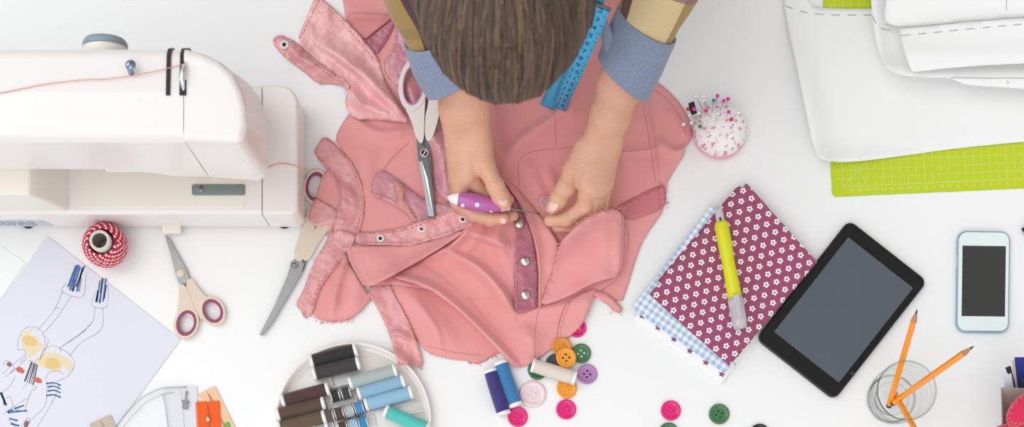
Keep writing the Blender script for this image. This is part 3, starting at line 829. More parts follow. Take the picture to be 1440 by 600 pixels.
bobbin('pale grey bobbin third in the middle row of the tray', 491.5, 577.5, (190, 200, 200)); bobbin('blue bobbin at the right of the middle row of the tray', 505.5, 573.5, (70, 148, 206))
bobbin('dark brown bobbin in the lowest visible row of the tray', 483, 601, (78, 48, 44)); bobbin('pale blue bobbin in the lowest visible row of the tray', 497, 597.5, (160, 204, 226)); bobbin('bright blue bobbin at the right of the lowest row in the tray', 511, 594, (20, 146, 200))
reel('small grey thread reel at the bottom edge of the tray below the brown reels', (441, 606), (462, 600), (180, 182, 178), r=.007, group=GT)

# reels lying on the table under the shirt hem
reel('navy blue thread reel lying on the table under the shirt hem', (689, 519), (709, 583), (52, 42, 122), z=0, r=.0098)
reel('cobalt blue thread reel leaning beside the navy one under the shirt hem', (703, 508), (726, 571), (52, 128, 190), z=0, r=.0098)
reel('cream thread reel lying across the buttons', (748, 513), (810, 532), (240, 228, 214), z=.0042, r=.0095)

# ================================================================ buttons
def button_mesh(r, h):
    mb = MB(); hr = r * .115; ho = r * .22; ri = r * .60
    mb.lathe([(0, 0), (r * .9, 0), (r, h * .3), (r * .985, h * .8), (r * .9, h), (r * .80, h * .97), (r * .70, h * .72), (ri, h * .62)], 40)
    circ = [(ri * math.cos(2 * PI * k / 40), ri * math.sin(2 * PI * k / 40)) for k in range(40)]
    pts = [Vector(q) for q in circ]; ed = [(k, (k + 1) % 40) for k in range(40)]; cs = []
    for sx in (-1, 1):
        for sy in (-1, 1):
            c_ = (ho * sx, ho * sy); cs.append(c_); o = len(pts)
            pts += [Vector((c_[0] + hr * math.cos(2 * PI * k / 12), c_[1] + hr * math.sin(2 * PI * k / 12))) for k in range(12)]; ed += [(o + k, o + (k + 1) % 12) for k in range(12)]
    vo, eo, fo, *_ = delaunay_2d_cdt(pts, ed, [], 1, 1e-7)
    fs = []
    for f in fo:
        cx = sum(vo[i][0] for i in f) / 3; cy = sum(vo[i][1] for i in f) / 3
        if all(math.hypot(cx - a, cy - b_) > hr * .97 for a, b_ in cs): fs.append(f if (vo[f[1]] - vo[f[0]]).cross(vo[f[2]] - vo[f[0]]) > 0 else f[::-1])
    mb.add([(v[0], v[1], h * .62) for v in vo], fs, 0, False)
    for c_ in cs: mb.lathe([(hr, h * .62), (hr, h * .42), (0, h * .42)][::-1], 12, 0, Matrix.Translation((c_[0], c_[1], 0)), ms=[1, 0])
    return mb
def bmat(n, col): return plain('button_' + n, rgb(*col), .3, vary=.02, coat=.2)
BC = dict(magenta=bmat('magenta', (226, 18, 118)), orange=bmat('orange', (240, 156, 38)), amber=bmat('amber', (222, 140, 40)), green=bmat('green', (62, 116, 70)), lilac=bmat('lilac', (176, 122, 178)), pale=bmat('pale_pink', (238, 212, 220)), black=bmat('black', (34, 32, 44)), grey=bmat('grey', (74, 76, 78)))
_proto = {}
HP = plain('button_hole_pale', rgb(240, 226, 226), .6); HD = plain('button_hole_dark', rgb(60, 44, 46), .7)
def button(label, px, py, rpx, col, z=0, tilt=(0, 0), rz=.4, hole=None):
    hm_ = HD if hole else HP
    k = round(rpx, 1); h = .0042
    if k not in _proto: _proto[k] = button_mesh(rpx * S * .997, h).build('button', [BC[col], hm_], loc=(0, 0, -5)); o = _proto[k]
    else: o = _proto[k].copy(); o.data = o.data.copy(); C.objects.link(o); o.data.materials.clear(); o.data.materials.append(BC[col]); o.data.materials.append(hm_)
    o.location = P(px, py, z); o.rotation_euler = (tilt[0], tilt[1], rz)
    return tag(o, label, 'button', 'loose round buttons on the table')
button('magenta button half hidden under the right edge of the pink shirt hem', 811, 461, 13.5, 'magenta')
button('green button to the right of the orange buttons', 817, 497, 14, 'green', rz=.9)
button('dark grey button mostly hidden under the orange and cream pieces', 781, 511, 14, 'grey')
button('amber orange button tucked under the shirt hem beneath another orange button', 790, 488, 14, 'amber', z=.0044, tilt=(0, 0), rz=.2)
button('bright orange button lying on top of the pile beside the shirt hem', 796, 503, 14.3, 'orange', z=.0090, rz=.85, hole=1)
button('lilac purple button at the right of the pile', 825.5, 526, 14.2, 'lilac', rz=.7, hole=1)
button('green button under the cream thread reel', 756, 520, 14, 'green')
button('large pale pink button beside the cobalt blue reel', 749, 554, 18.8, 'pale', rz=1.0)
button('orange button below the cream thread reel', 797, 546, 14.2, 'orange', rz=.3)
button('magenta button directly below the navy and blue reels', 728, 586, 14.2, 'magenta', rz=.75)
button('magenta button directly below the orange button', 796, 575.5, 14.2, 'magenta', rz=.5)
button('magenta button touching a green one, on the bare table near the bottom edge', 943, 577, 14.2, 'magenta', rz=1.0)
button('green button lying alone on the bare table at the bottom', 1011, 582, 14.5, 'green', rz=1.05, hole=1)
button('green button cut by the bottom edge below a magenta one', 940, 608, 14.2, 'green')
button('near black button cut by the bottom edge of the picture', 1068, 610, 14.5, 'black')

# ================================================================ zips in a clear pouch
def zipper(label, px, py, ang, wpx, lpx, col, z, teeth=None, pull=None):
    """zip tape running down from its pinked top end at px,py"""
    p = P(px, py, z); o = thing('zipper', label, 'zipper', (p.x, p.y, z), ang)
    w = wpx * S; L = lpx * S; n = max(6, int(wpx / 4.5)); 
    for s in (-1, 1):
        b = MB(); a0, a1 = (.0004, w / 2) if s > 0 else (-w / 2, -.0004)
        top = []; k_ = n // 2
        for k in range(2 * k_ + 1): top.append((a0 + (a1 - a0) * k / (2 * k_), (.0016 if k % 2 else 0)))
        b.prism([(a1, -L), (a0, -L)] + top, 0, .0009, 0)
        b.build('tape', fabric_mat('zip_tape', col), o)
    b = MB(); b.box((-.0013, -L, .0008), (.0013, -.006, .0018)); b.build('teeth', plain('zip_teeth', teeth or tuple(v * .75 for v in col[:3]) + (1,), .5), o, bevel=.0004, bseg=1)
    if pull is not None:
        b = MB(); y = -pull * S
        b.box((-.0022, y - .004, .0016), (.0022, y + .002, .0042)); b.tube([(0, y - .001, .0045), (0, y - .008, .005), (0, y - .013, .004)], [.0012, .0014, .003], 8, flat=.5) if pull > 30 else b.ball((0, y, .004), .0026, 10, 6)
        b.build('slider', M_chrome, o, bevel=.0005, bseg=1)
def fabric_mat(name, col, rough=.85, sc_=900, **kw):
    t = NT(name); dk = tuple(v * .82 for v in col[:3]) + (1,)
    t.set(color=t.mix(t.noise(sc_, 2), dk, col), rough=rough, sheen=.15, normal=t.bump(t.noise(sc_ * 2, 2), .0002), **kw); return t.m
zipper('beige zipper cut by the bottom edge beside the clear pouch', 141, 590, .42, 33, 60, rgb(206, 190, 172), .0016)
zipper('white zipper with a metal puller inside the clear pouch', 254, 545, .08, 46, 90, rgb(238, 236, 240), .0008, teeth=rgb(225, 225, 230))
zipper('peach zipper under the orange one', 291, 549, .46, 26, 120, rgb(246, 206, 166), .0008, teeth=rgb(196, 140, 104))
zipper('bright orange zipper with a pinked end and a small metal slider', 292, 565, .05, 34, 80, rgb(250, 100, 30), .0022, teeth=rgb(226, 78, 20), pull=23)
zipper('green zipper end peeping out beside the orange zipper', 318, 595, .3, 10, 60, rgb(92, 190, 72), .0012)
b = MB(); p = P(262, 556, .003); Mz = Matrix.Translation((0, 0, 0)) @ Matrix.Rotation(-.1, 4, 'Z')
b.tube([(0, .006, .001), (0, .0, .0016), (0, -.007, .0014)], [.0018, .0011, .001], 8, flat=.5); b.prism([(x, y - .012) for x, y in rrect(.0075, .012, .002)], .0004, .0018); b.ball((-.0042, -.008, .0012), .0013, 8, 5); b.ball((.0042, -.008, .0012), .0013, 8, 5)
o = b.build('zip_puller', M_dsteel, loc=tuple(p), bevel=.0003, bseg=1); o.rotation_euler = (0, 0, -.1); tag(o, 'small silver zip puller lying on the white zipper in the clear pouch', 'zip puller')
# clear pouch
pz = thing('clear_pouch', 'clear plastic pouch with a curved welded rim at the bottom edge', 'pouch', tuple(P(225, 590)))
edge = [(150, 640), (162, 604), (172, 588), (186, 572), (200, 559), (214, 551), (228, 546), (240, 544.5), (262, 544), (276, 552), (280, 600), (282, 640)]
M_film = clear_mat('clear_film', (.98, .985, .99, 1), .03, .5, .1)
b = MB(); pprism(b, chaikin(edge, 1), .0050, .0053); b.build('film', M_film, pz, w=True)
b = MB(); M_rim = clear_mat('clear_rim', (.80, .83, .85, 1), .12, .7, .15)
b.tube(catmull([P(x, y, .0046) for x, y in edge[:9]], 6), .0012, 8); b.tube(catmull([P(x + 5, y + 7, .0046) for x, y in edge[1:8]], 6), .0008, 8)
b.tube([P(229, 553, .0052), P(233, 575, .0052), P(238, 610, .0052)], .0008, 6)
b.build('welded_rim', M_rim, pz, w=True)
# ================================================================ cutting mat
cm = P(1310, 140); A_ = math.radians(2.6)
org = P(1170, 277); ca, sa = math.cos(A_), math.sin(A_)
W_, H_ = .45, .335
mat_o = thing('cutting_mat', 'lime green cutting mat with a white grid, showing beneath the large pattern paper', 'cutting mat', tuple(org), A_)
M_lime = plain('lime_mat', rgb(190, 208, 12), .55, vary=.02)
b = MB(); b.prism([(x + W_ / 2, y + H_ / 2) for x, y in rrect(W_, H_, .006)], 0, .0022); bd = b.build('board', M_lime, mat_o, bevel=.0006, bseg=1)
g = MB(); cell = 11.55 * S; x00, y00 = .0145, .0125
def gl(x0, y0, x1, y1, w=.0005):
    d = Vector((x1 - x0, y1 - y0)); nn = Vector((-d.y, d.x)).normalized() * w / 2; z_ = .00232
    g.add([(x0 + nn.x, y0 + nn.y, z_), (x0 - nn.x, y0 - nn.y, z_), (x1 - nn.x, y1 - nn.y, z_), (x1 + nn.x, y1 + nn.y, z_)], [(0, 1, 2, 3)], 0, False)
nx, ny = 39, 28
for k in range(nx): gl(x00 + k * cell, y00, x00 + k * cell, y00 + (ny - 1) * cell, .0007 if k % 5 == 0 else .00045)
for k in range(ny): gl(x00, y00 + k * cell, x00 + (nx - 1) * cell, y00 + k * cell, .0007 if k % 5 == 0 else .00045)
gl(x00, y00, x00 + 7 * cell, y00 + 7 * cell)
for k in range(10): t0, t1 = math.radians(9 * k), math.radians(9 * k + 9); gl(x00 + .03 * math.cos(t0), y00 + .03 * math.sin(t0), x00 + .03 * math.cos(t1), y00 + .03 * math.sin(t1))
for k in range(1, 22):
    vs, fs = text_mesh(str(22 - k), .0062); g.add([(x + x00 + (k) * cell, y + y00 - .0055, .00232) for x, y, z_ in vs], fs, 0, False)
for k in range(1, 24):
    vs, fs = text_mesh(str(k - 1 if k < 4 else 20 + k), .006); g.add([(-y + x00 - .0045, x + y00 + k * cell, .00232) for x, y, z_ in vs], fs, 0, False)
g.build('grid_print', plain('mat_print', rgb(226, 232, 150), .5), bd)
HM[:] = np.maximum(HM, np.where((XX > 1165) & (YY < 277), .0026, 0))

# ================================================================ pattern papers (curled sheets)
def paperm(name):
    t = NT(name); t.set(color=t.mix(t.noise(6, 2), rgb(243, 243, 243), rgb(239, 239, 239)), rough=.75); 
    return t.m
M_pat = paperm('pattern_paper'); M_dash = plain('pattern_dash_ink', rgb(176, 178, 180), .8)
def psheet(name, label, outline, zf, dashes=(), lines=(), step=6, rnd=1):
    """paper sheet whose height above the table is zf(px, py)"""
    poly = resample(chaikin(outline, rnd) if rnd else outline, step * .8); pts, tris = fill(poly, step)
    mb = MB(); mb.add([tuple(P(x, y, float(zf(x, y)))) for x, y in pts], [t if ((pts[t[1]][0] - pts[t[0]][0]) * (pts[t[2]][1] - pts[t[0]][1]) - (pts[t[2]][0] - pts[t[0]][0]) * (pts[t[1]][1] - pts[t[0]][1])) < 0 else t[::-1] for t in tris])
    def ink(pl, on, off, w):
        q = resample([tuple(p)[:2] for p in catmull([(x, y, 0) for x, y in pl], 6)], 1.5, False); pos = 0; i = 0
        while i < len(q) - 2:
            sgm = q[i:i + on + 1]
            if len(sgm) > 1:
                vs = []
                for k, (x, y) in enumerate(sgm):
                    x2, y2 = sgm[min(k + 1, len(sgm) - 1)]; x1, y1 = sgm[max(k - 1, 0)]; d = Vector((x2 - x1, y2 - y1)).normalized(); nn = Vector((-d.y, d.x)) * w / 2
                    for s in (1, -1): xx, yy = x + nn.x * s, y + nn.y * s; vs.append(tuple(P(xx, yy, float(zf(xx, yy)) + .0003)))
                mb.add(vs, [(2 * k, 2 * k + 1, 2 * k + 3, 2 * k + 2) for k in range(len(sgm) - 1)], 1, False)
            i += on + off
    for pl in dashes: ink(pl, 8, 7, 1.1)
    for pl in lines: ink(pl, 4000, 1, .9)
    c_ = np.mean(np.array(pts), 0); o = mb.build(name, [M_pat, M_dash], org=tuple(P(*c_)))
    s = o.modifiers.new('s', 'SOLIDIFY'); s.thickness = .0003; s.offset = -1
    return tag(o, label, 'pattern paper', 'sewing pattern sheets on the cutting mat')
g_ = lambda t: math.exp(-t * t)
def leftedge(y): return 1101 + (y / 222.0) * 48
def z1(x, y):
    d = max(0, x - leftedge(y))
    lift = .016 * math.exp(-(d / 22.0) ** 2) * min(1, max(0, (y + 10) / 120))
    lift += .012 * math.exp(-((228 - y) / 16.0) ** 2) * min(1, max(0, (1330 - x) / 200)) * (1 if x < 1330 else 0)
    return .0042 + max(0, lift) + .0012 * math.sin(x / 47 + y / 60)
psheet('pattern_sheet', 'large white pattern sheet lying on the lime cutting mat, lowest of the sheets', [(1097, -60), (1101, 2), (1106, 30), (1117, 80), (1132, 150), (1143, 205), (1149, 220), (1160, 226), (1185, 228), (1215, 226), (1270, 219), (1340, 209), (1440, 199), (1560, 190), (1560, -6), (1440, 4), (1330, 6), (1247, 11), (1200, 12.5), (1150, 11), (1138, 6), (1128, -60)], z1,
       dashes=[[(1104, 8), (1130, 17), (1170, 21), (1240, 21), (1250, 20)]])
def z2(x, y):
    e = math.exp(-((y - 105) / 22.0) ** 2) if y < 105 else 1
    return .020 + .022 * e + .012 * math.exp(-((x - 1228) / 16.0) ** 2) - .00006 * max(0, 1500 - x) * 0 + .002 * math.sin(x / 60)
psheet('pattern_sheet', 'white pattern sheet with a rounded lower left corner, lying over the largest sheet', [(1222, -60), (1225, 0), (1226, 20), (1231, 52), (1238, 80), (1247, 97), (1262, 104), (1285, 108), (1310, 109.5), (1337, 109), (1347, 115), (1362, 120), (1385, 121), (1440, 125), (1560, 132), (1560, -60)], z2,
       dashes=[[(1227, 22), (1236, 38), (1262, 45)]], lines=[[(1337, 109), (1390, 110), (1440, 110), (1540, 112)], [(1417, 113), (1417.5, 119)]])
def z3(x, y): return .049 + .010 * max(0, min(1, (y - 30) / 45.0)) ** 2 + .003 * math.sin(x / 70)
psheet('pattern_sheet', 'folded white pattern strip with a dashed seam line, topmost of the sheets', [(1265, 40), (1300, 37), (1360, 31), (1440, 25), (1560, 17), (1560, 80), (1440, 89), (1380, 92), (1330, 96), (1300, 99.5), (1284, 101), (1280, 97), (1272, 75), (1267, 55)], z3, rnd=0,
       dashes=[[(1267, 50), (1300, 47), (1360, 41), (1432, 34.5), (1540, 26)]])
def z4(x, y): return .044 + .003 * math.sin(x / 80) + .00020 * max(0, 30 - y)
psheet('pattern_sheet', 'white pattern sheet at the top edge above the dashed strip, with a short pencil line', [(1250, -60), (1247, 0), (1243, 20), (1247, 34), (1275, 38), (1340, 32), (1440, 24), (1560, 15), (1560, -60)], lambda x, y: z4(x, y) - .0035,
       dashes=[[(1243, 34), (1252, 36), (1264, 39)]], lines=[[(1416, -10), (1415, 14)], [(1413.5, 24), (1414.5, 25.5)]])

# ================================================================ stack of folded fabrics
def dirs(a, b):
    d = Vector((b[0] - a[0], -(b[1] - a[1]))); return math.atan2(d.y, d.x)
def tile(t, sx, sy, rot=0.0, stag=.5):
    mp = t.mapping(rot, (1 / sx, 1 / sy, 1)); s = t.new('ShaderNodeSeparateXYZ'); t.link(mp, s.inputs[0])
    row = t.math('FLOOR', s.outputs['Y']); fy = t.math('SUBTRACT', t.math('FRACT', s.outputs['Y']), .5)
    xo = t.math('ADD', s.outputs['X'], t.math('MULTIPLY', t.math('MODULO', t.math('ADD', row, 1000), 2), stag))
    fx = t.math('SUBTRACT', t.math('FRACT', xo), .5)
    return fx, fy, t.math('FLOOR', xo), row
def flower_mask(t, fx, fy, R0, R1, hole, n=5):
    r = t.math('SQRT', t.math('ADD', t.math('MULTIPLY', fx, fx), t.math('MULTIPLY', fy, fy)))
    th = t.math('ARCTAN2', fy, fx)
    lim = t.math('ADD', R0, t.math('MULTIPLY', t.math('COSINE', t.math('MULTIPLY', th, n)), R1))
    return t.math('MULTIPLY', t.math('LESS_THAN', r, lim), t.math('GREATER_THAN', r, hole))
def plum_floral():
    t = NT('plum_floral_cotton'); fx, fy, *_ = tile(t, .0150, .0118); m = flower_mask(t, fx, t.math('MULTIPLY', fy, .79), .24, .045, .085, 5)
    base = t.mix(t.noise(700, 2), rgb(146, 66, 98), rgb(160, 80, 112))
    t.set(color=t.mix(m, base, rgb(246, 236, 240)), rough=.85, sheen=.2, normal=t.bump(t.noise(1500, 2), .0002)); return t.m
def gingham():
    t = NT('blue_gingham_cotton'); mp = t.mapping(0, (1 / .0088, 1 / .0088, 1)); s = t.new('ShaderNodeSeparateXYZ'); t.link(mp, s.inputs[0])
    a = t.math('LESS_THAN', t.math('FRACT', s.outputs['X']), .5); b_ = t.math('LESS_THAN', t.math('FRACT', s.outputs['Y']), .5)
    f = t.math('MULTIPLY', t.math('ADD', a, b_), .5)
    t.set(color=t.mix(f, rgb(240, 243, 248), rgb(160, 190, 222)), rough=.85, normal=t.bump(t.noise(1500, 2), .0002)); return t.m
def white_floral():
    t = NT('white_floral_cotton'); fx, fy, cx, cy = tile(t, .026, .017)
    m = flower_mask(t, t.math('MULTIPLY', fx, 1.3), fy, .17, .06, .02, 5)
    m2 = flower_mask(t, t.math('SUBTRACT', t.math('MULTIPLY', fx, 1.3), .32), t.math('ADD', fy, .25), .08, .05, .0, 3)
    c1 = t.mix(m, rgb(246, 244, 245), rgb(150, 48, 88)); 
    t.set(color=t.mix(m2, c1, rgb(108, 104, 92)), rough=.85); return t.m
def folded(name, label, corners, z0, layers, th, m, seed, cat='fabric'):
    random.seed(seed)
    zt_ = z0 + layers * th
    c4 = [P(x, y, zt_) for x, y in corners]; c = sum(c4, Vector()) / 4; d = c4[1] - c4[0]; rz = math.atan2(d.y, d.x); Ri = Matrix.Rotation(-rz, 3, 'Z')
    loc = [(Ri @ (p - c)).xy for p in c4]
    b = MB()
    for k in range(layers):
        j = .0018 if k < layers - 1 else 0
        poly = []
        for (x, y) in loc: poly.append((x + random.uniform(-j, j), y + random.uniform(-j, j)))
        poly = resample(poly, .012)
        poly = [(x + random.uniform(-.0004, .0004), y + random.uniform(-.0004, .0004)) for x, y in poly]
        top_ = lambda x, y, kk=k: (kk + .92) * th
        b.prism(poly, k * th + .0002, (k + .95) * th)
    o = b.build(name, m, loc=(c.x, c.y, z0), rotz=rz, bevel=th * .38, bseg=2); random.seed(seed + 1)
    return tag(o, label, cat, 'folded fabrics in the stack')
folded('folded_fabric', 'folded white floral cotton, lowest of the fabric stack', [(1016, 537), (893, 447), (1000, 300), (1120, 392)], .0005, 3, .0022, white_floral(), 11)
folded('folded_fabric', 'folded blue and white gingham cotton in the middle of the fabric stack', [(1019, 523), (889, 432), (1000, 289), (1128, 385)], .0072, 3, .0022, gingham(), 12)
folded('folded_fabric', 'folded plum cotton with small white flowers, top of the fabric stack', [(1026, 512.5), (915, 412), (1050, 257), (1148.5, 367)], .0140, 3, .0024, plum_floral(), 13)
b = MB()
for k, (dx, dy) in enumerate(((0, 0), (1.2, 1.4), (2.6, 2.6))):
    pprism(b, [(1035 + dx, 264 + dy), (1041 + dx, 261 + dy), (1044 + dx, 270 + dy), (930 + dx, 398 + dy), (925 + dx, 394 + dy)], .0140 + k * .002, .0155 + k * .002)
fl_ = [o for o in bpy.data.objects if o.get('label', '').startswith('folded plum')][0]
b.v = [tuple(Matrix.Rotation(-fl_.rotation_euler.z, 3, 'Z') @ (Vector(p) - fl_.location)) for p in b.v]
b.build('folded_edge', fl_.data.materials[0], fl_, bevel=.0006, bseg=2)

# yellow pen on the fabric
zb = .0214; a = P(1010, 292, zb + .009); e = P(1042, 464, zb + .009); d = (e - a); L = d.length
yp = thing('marking_pen', 'yellow pen with a frosted cap lying on the plum floral fabric', 'pen', tuple(a - Vector((0, 0, .009))), math.atan2(d.y, d.x))
Mx = Matrix.Translation((0, 0, .009)) @ Matrix.Rotation(PI / 2, 4, 'Y'); u = L
M_yel = plain('yellow_pen_plastic', rgb(222, 222, 18), .35, vary=.03)
mf = NT('frosted_cap'); mf.set(color=rgb(240, 236, 240), rough=.35, trans=.5, ior=1.3); M_frost = mf.m
b = MB(); b.lathe([(0, u * .115), (.0075, u * .115), (.0092, u * .14), (.0094, u * .30), (.0084, u * .45), (.0092, u * .62), (.0095, u * .74), (0, u * .745)], 28, 0, Mx); b.build('barrel', M_yel, yp)
b = MB(); b.lathe([(0, 0), (.0045, .0), (.0052, u * .02), (.0056, u * .10), (.0066, u * .118), (0, u * .12)], 24, 0, Mx); b.build('tip', M_frost, yp)
b = MB(); b.tube([(u * .085, -.001, .0146), (u * .115, -.001, .0156)], .0012, 6); b.build('slot_mark', M_black, yp)
b = MB(); b.lathe([(0, u * .735), (.0098, u * .735), (.0102, u * .76), (.0098, u * .93), (.0086, u * .985), (0, u * .99)], 28, 0, Mx); b.build('cap', M_frost, yp)
b = MB(); b.prism([(u * .72, -.004), (u * .76, -.004), (u * .90, -.002), (u * .90, .002), (u * .76, .004), (u * .72, .004)], .0185, .0205); b.build('clip', M_frost, yp, bevel=.0006)

# ================================================================ tablet, phone
def slab(name, label, cat, corners, z0, th, r, m_back, m_face, rim, scr, m_scr):
    c4 = [P(x, y, z0 + th) for x, y in corners]; c = sum(c4, Vector()) / 4
    d = ((c4[1] - c4[0]) + (c4[2] - c4[3])) / 2; w = d.length; h = (((c4[3] - c4[0]) + (c4[2] - c4[1])) / 2).length
    rz = math.atan2(d.y, d.x)
    o = thing(name, label, cat, (c.x, c.y, z0), rz)
    b = MB(); b.prism(rrect(w, h, r), 0, th * .93); b.build('body', m_back, o, bevel=th * .3, bseg=3)
    b = MB(); b.prism(rrect(w - rim * 2, h - rim * 2, max(.001, r - rim)), th * .6, th); b.build('front_glass', m_face, o, bevel=.0005, bseg=2)
    s4 = [P(x, y, z0 + th) for x, y in scr]; sc_ = sum(s4, Vector()) / 4; sd = ((s4[1] - s4[0]) + (s4[2] - s4[3])) / 2; sw = sd.length; sh = (((s4[3] - s4[0]) + (s4[2] - s4[1])) / 2).length
    q = Matrix.Rotation(-rz, 3, 'Z') @ (sc_ - c); 
    b = MB(); b.prism([(x + q.x, y + q.y) for x, y in rrect(sw, sh, .0004)], th - .0004, th + .00012); b.build('screen', m_scr, o)
    return o, w, h, th
def glossy(n, col, r=.12, spec=.5):
    return plain(n, col, r, vary=.0, spec=spec)
tabo, w, h, th = slab('tablet', 'black tablet with a switched off grey screen, its left edge touching the fabric stack', 'tablet', [(1192, 309), (1305.5, 391.5), (1174, 565.5), (1065.5, 474)], 0, .0105, .0105, plain('tablet_body', rgb(28, 28, 29), .3, vary=.01), glossy('tablet_glass', rgb(24, 24, 25), .3, .25), .0016,
     [(1192, 333), (1282, 403), (1181, 540), (1090, 466)], glossy('tablet_screen', rgb(88, 96, 104), .35, .15))
b = MB(); b.prism(rrect(.006, .004, .001), 0, .0003); q = P(1199, 525, .0105); bb = b.build('brown_spot', plain('brown_mark', rgb(70, 44, 32), .4), tabo); qq = Matrix.Rotation(-tabo.rotation_euler.z, 3, 'Z') @ (q - tabo.location); bb.location = (qq.x, qq.y, .0105)  # small brown rectangle on the tablet front
pho, w, h, th = slab('smartphone', 'white smartphone with a dark screen lying right of the tablet', 'phone', [(1346, 324), (1420, 324), (1421.5, 468), (1346, 466)], 0, .0092, .0125, plain('phone_blue_silver', rgb(150, 178, 194), .25, .35), glossy('phone_white', rgb(226, 236, 236), .22, .4), .0022,
     [(1353, 343), (1413.5, 348), (1414, 448), (1353, 441)], glossy('phone_screen', rgb(62, 62, 60), .3, .2))
b = MB(); b.box((-w / 2 - .0008, .018, .003), (-w / 2 + .001, .036, .006)); b.build('volume_key', M_chrome, pho, bevel=.0004, bseg=1)

# ================================================================ glass with pencils
gc = P(1252.5, 561); GH = .090
gl_o = thing('drinking_glass', 'clear glass tumbler holding three orange pencils', 'glass', tuple(gc))
M_glass = clear_mat('clear_glass', (.996, .998, .997, 1), .010, .14, .03, (.95, .965, .96, 1)); M_gedge = clear_mat('glass_edge', (.80, .84, .82, 1), .08, .5, .03, (.62, .67, .65, 1))
rt, rb = 42.5 * S * (CAMH - GH) / CAMH, 36 * S
b = MB(); b.lathe([(0, .0008), (rb - .004, .0006), (rb, .003), (rb + .0006, .012), (rb + (rt - rb) * .5, GH * .5), (rt, GH - .0012), (rt - .0008, GH), (rt - .0018, GH - .0008), (rb + (rt - rb) * .5 - .002, GH * .5), (rb - .0016, .014), (rb - .004, .0075), (0, .006)], 72, 0)
b.build('tumbler', M_glass, gl_o)
def torus(mb, R, z, r):
    mb.tube([(R * math.cos(2 * PI * k / 72), R * math.sin(2 * PI * k / 72), z) for k in range(73)], r, 8, cap=False)
b = MB(); torus(b, rt - .0011, GH, .0011); b.build('rim', M_gedge, gl_o)
b = MB(); torus(b, rb - .003, .0035, .0016); torus(b, rb - .012, .0065, .0006)
for q_ in (.25, .4, .55, .7): torus(b, rb + (rt - rb) * q_ + .0003, GH * q_, .0004)
b.build('moulded_rings', clear_mat('glass_ring', (.93, .945, .94, 1), .04, .4, .03, (.82, .85, .84, 1)), gl_o)
M_orange = plain('orange_lacquer', rgb(250, 150, 24), .3, vary=.02, coat=.3); M_wood = plain('pencil_wood', rgb(196, 138, 98), .7, vary=.1, vscale=300); M_lead = plain('graphite', rgb(40, 38, 40), .5)
def pencil(label, bot, zb_, tip, L):
    a = P(*bot, zb_); lo, hi = zb_, .4
    best = min(((abs((P(*tip, z) - a).length - L), z) for z in [zb_ + k * .001 for k in range(0, 175)]), key=lambda q: q[0]); e = P(*tip, best[1])
    o = thing('pencil', label, 'pencil', tuple(a), 0, 'orange pencils in the glass'); o.rotation_euler = (e - a).to_track_quat('Z', 'Y').to_euler(); L = (e - a).length; r = .0041
    b = MB(); b.lathe([(0, .003), (r, .003), (r, L - .020), (r * .2, L - .0195), (0, L - .0195)], 6, 0, smooth=False); b.build('shaft', M_orange, o)
    b = MB(); b.lathe([(0, .0), (r * .92, .0), (r * .98, .004), (0, .004)], 12); b.build('end_dip', M_lead, o)
    b = MB(); b.lathe([(r * .97, L - .0202), (.0014, L - .006), (0, L - .006)], 12); b.build('sharpened_wood', M_wood, o)
    b = MB(); b.lathe([(.0015, L - .0062), (.0002, L), (0, L)], 10); b.build('lead', M_lead, o)
pencil('orange pencil in the glass whose point rises towards the top beside the tablet', (1250, 571), .0125, (1290, 434), .172)
pencil('orange pencil in the glass whose point leans right towards the smartphone', (1255, 567), .0215, (1370, 486), .172)
pencil('orange pencil in the glass leaning down across the bottom edge of the picture', (1257, 552), .013, (1312, 646), .172)

# ================================================================ pincushion with pins
pc = P(1011, 186); cush = thing('pincushion', 'round white pincushion with pink flowers, stuck with pins, beside the shirt', 'pincushion', tuple(pc))
t = NT('cushion_floral')
fx, fy, cx, cy = tile(t, .0115, .0095); m1 = flower_mask(t, fx, fy, .2, .09, .05, 5); wn = t.new('ShaderNodeTexNoise'); wn.inputs['Scale'].default_value = 75; t.link(t.coord(), wn.inputs['Vector'])
pick = ramp01(t, wn.outputs['Fac'], .44, .50); col = t.mix(t.math('MULTIPLY', m1, pick), rgb(243, 240, 241), rgb(224, 112, 158))
mp_ = t.mapping(.6, (1 / .0062, 1 / .0068, 1)); v = t.new('ShaderNodeTexVoronoi'); v.inputs['Scale'].default_value = 1.0; t.link(mp_, v.inputs['Vector'])
dots = t.math('LESS_THAN', v.outputs['Distance'], .22); wn2 = t.noise(140, 1); d2 = t.math('MULTIPLY', dots, ramp01(t, wn2, .48, .52))
col = t.mix(t.math('MULTIPLY', d2, .8), col, rgb(150, 140, 150)); mp3 = t.mapping(1.1, (1 / .0075, 1 / .0082, 1)); v3 = t.new('ShaderNodeTexVoronoi'); v3.inputs['Scale'].default_value = 1.0; t.link(mp3, v3.inputs['Vector'])
col = t.mix(t.math('MULTIPLY', t.math('LESS_THAN', v3.outputs['Distance'], .25), .7), col, rgb(238, 180, 205))
t.set(color=col, rough=.8, sheen=.2, normal=t.bump(t.noise(220, 2), .0006)); M_cush = t.m
b = MB(); rr = .0352; prof = [(0, .006)] + [(rr * math.cos(a) ** .8 if a < PI / 2 - .01 else 0, .013 + .026 * math.sin(a)) for a in [-.5 + k * (PI / 2 + .5) / 16 for k in range(17)]]
b.lathe(prof, 44); b.build('cushion', M_cush, cush)
b = MB(); b.lathe([(0, 0), (.029, 0), (.0335, .002), (.0352, .007), (.0347, .0105), (.0315, .0105), (.0305, .008), (0, .006)], 44, 0, Matrix.Translation((0, -.0022, 0))); b.build('pink_band', plain('pink_band', rgb(240, 176, 192), .5), cush)
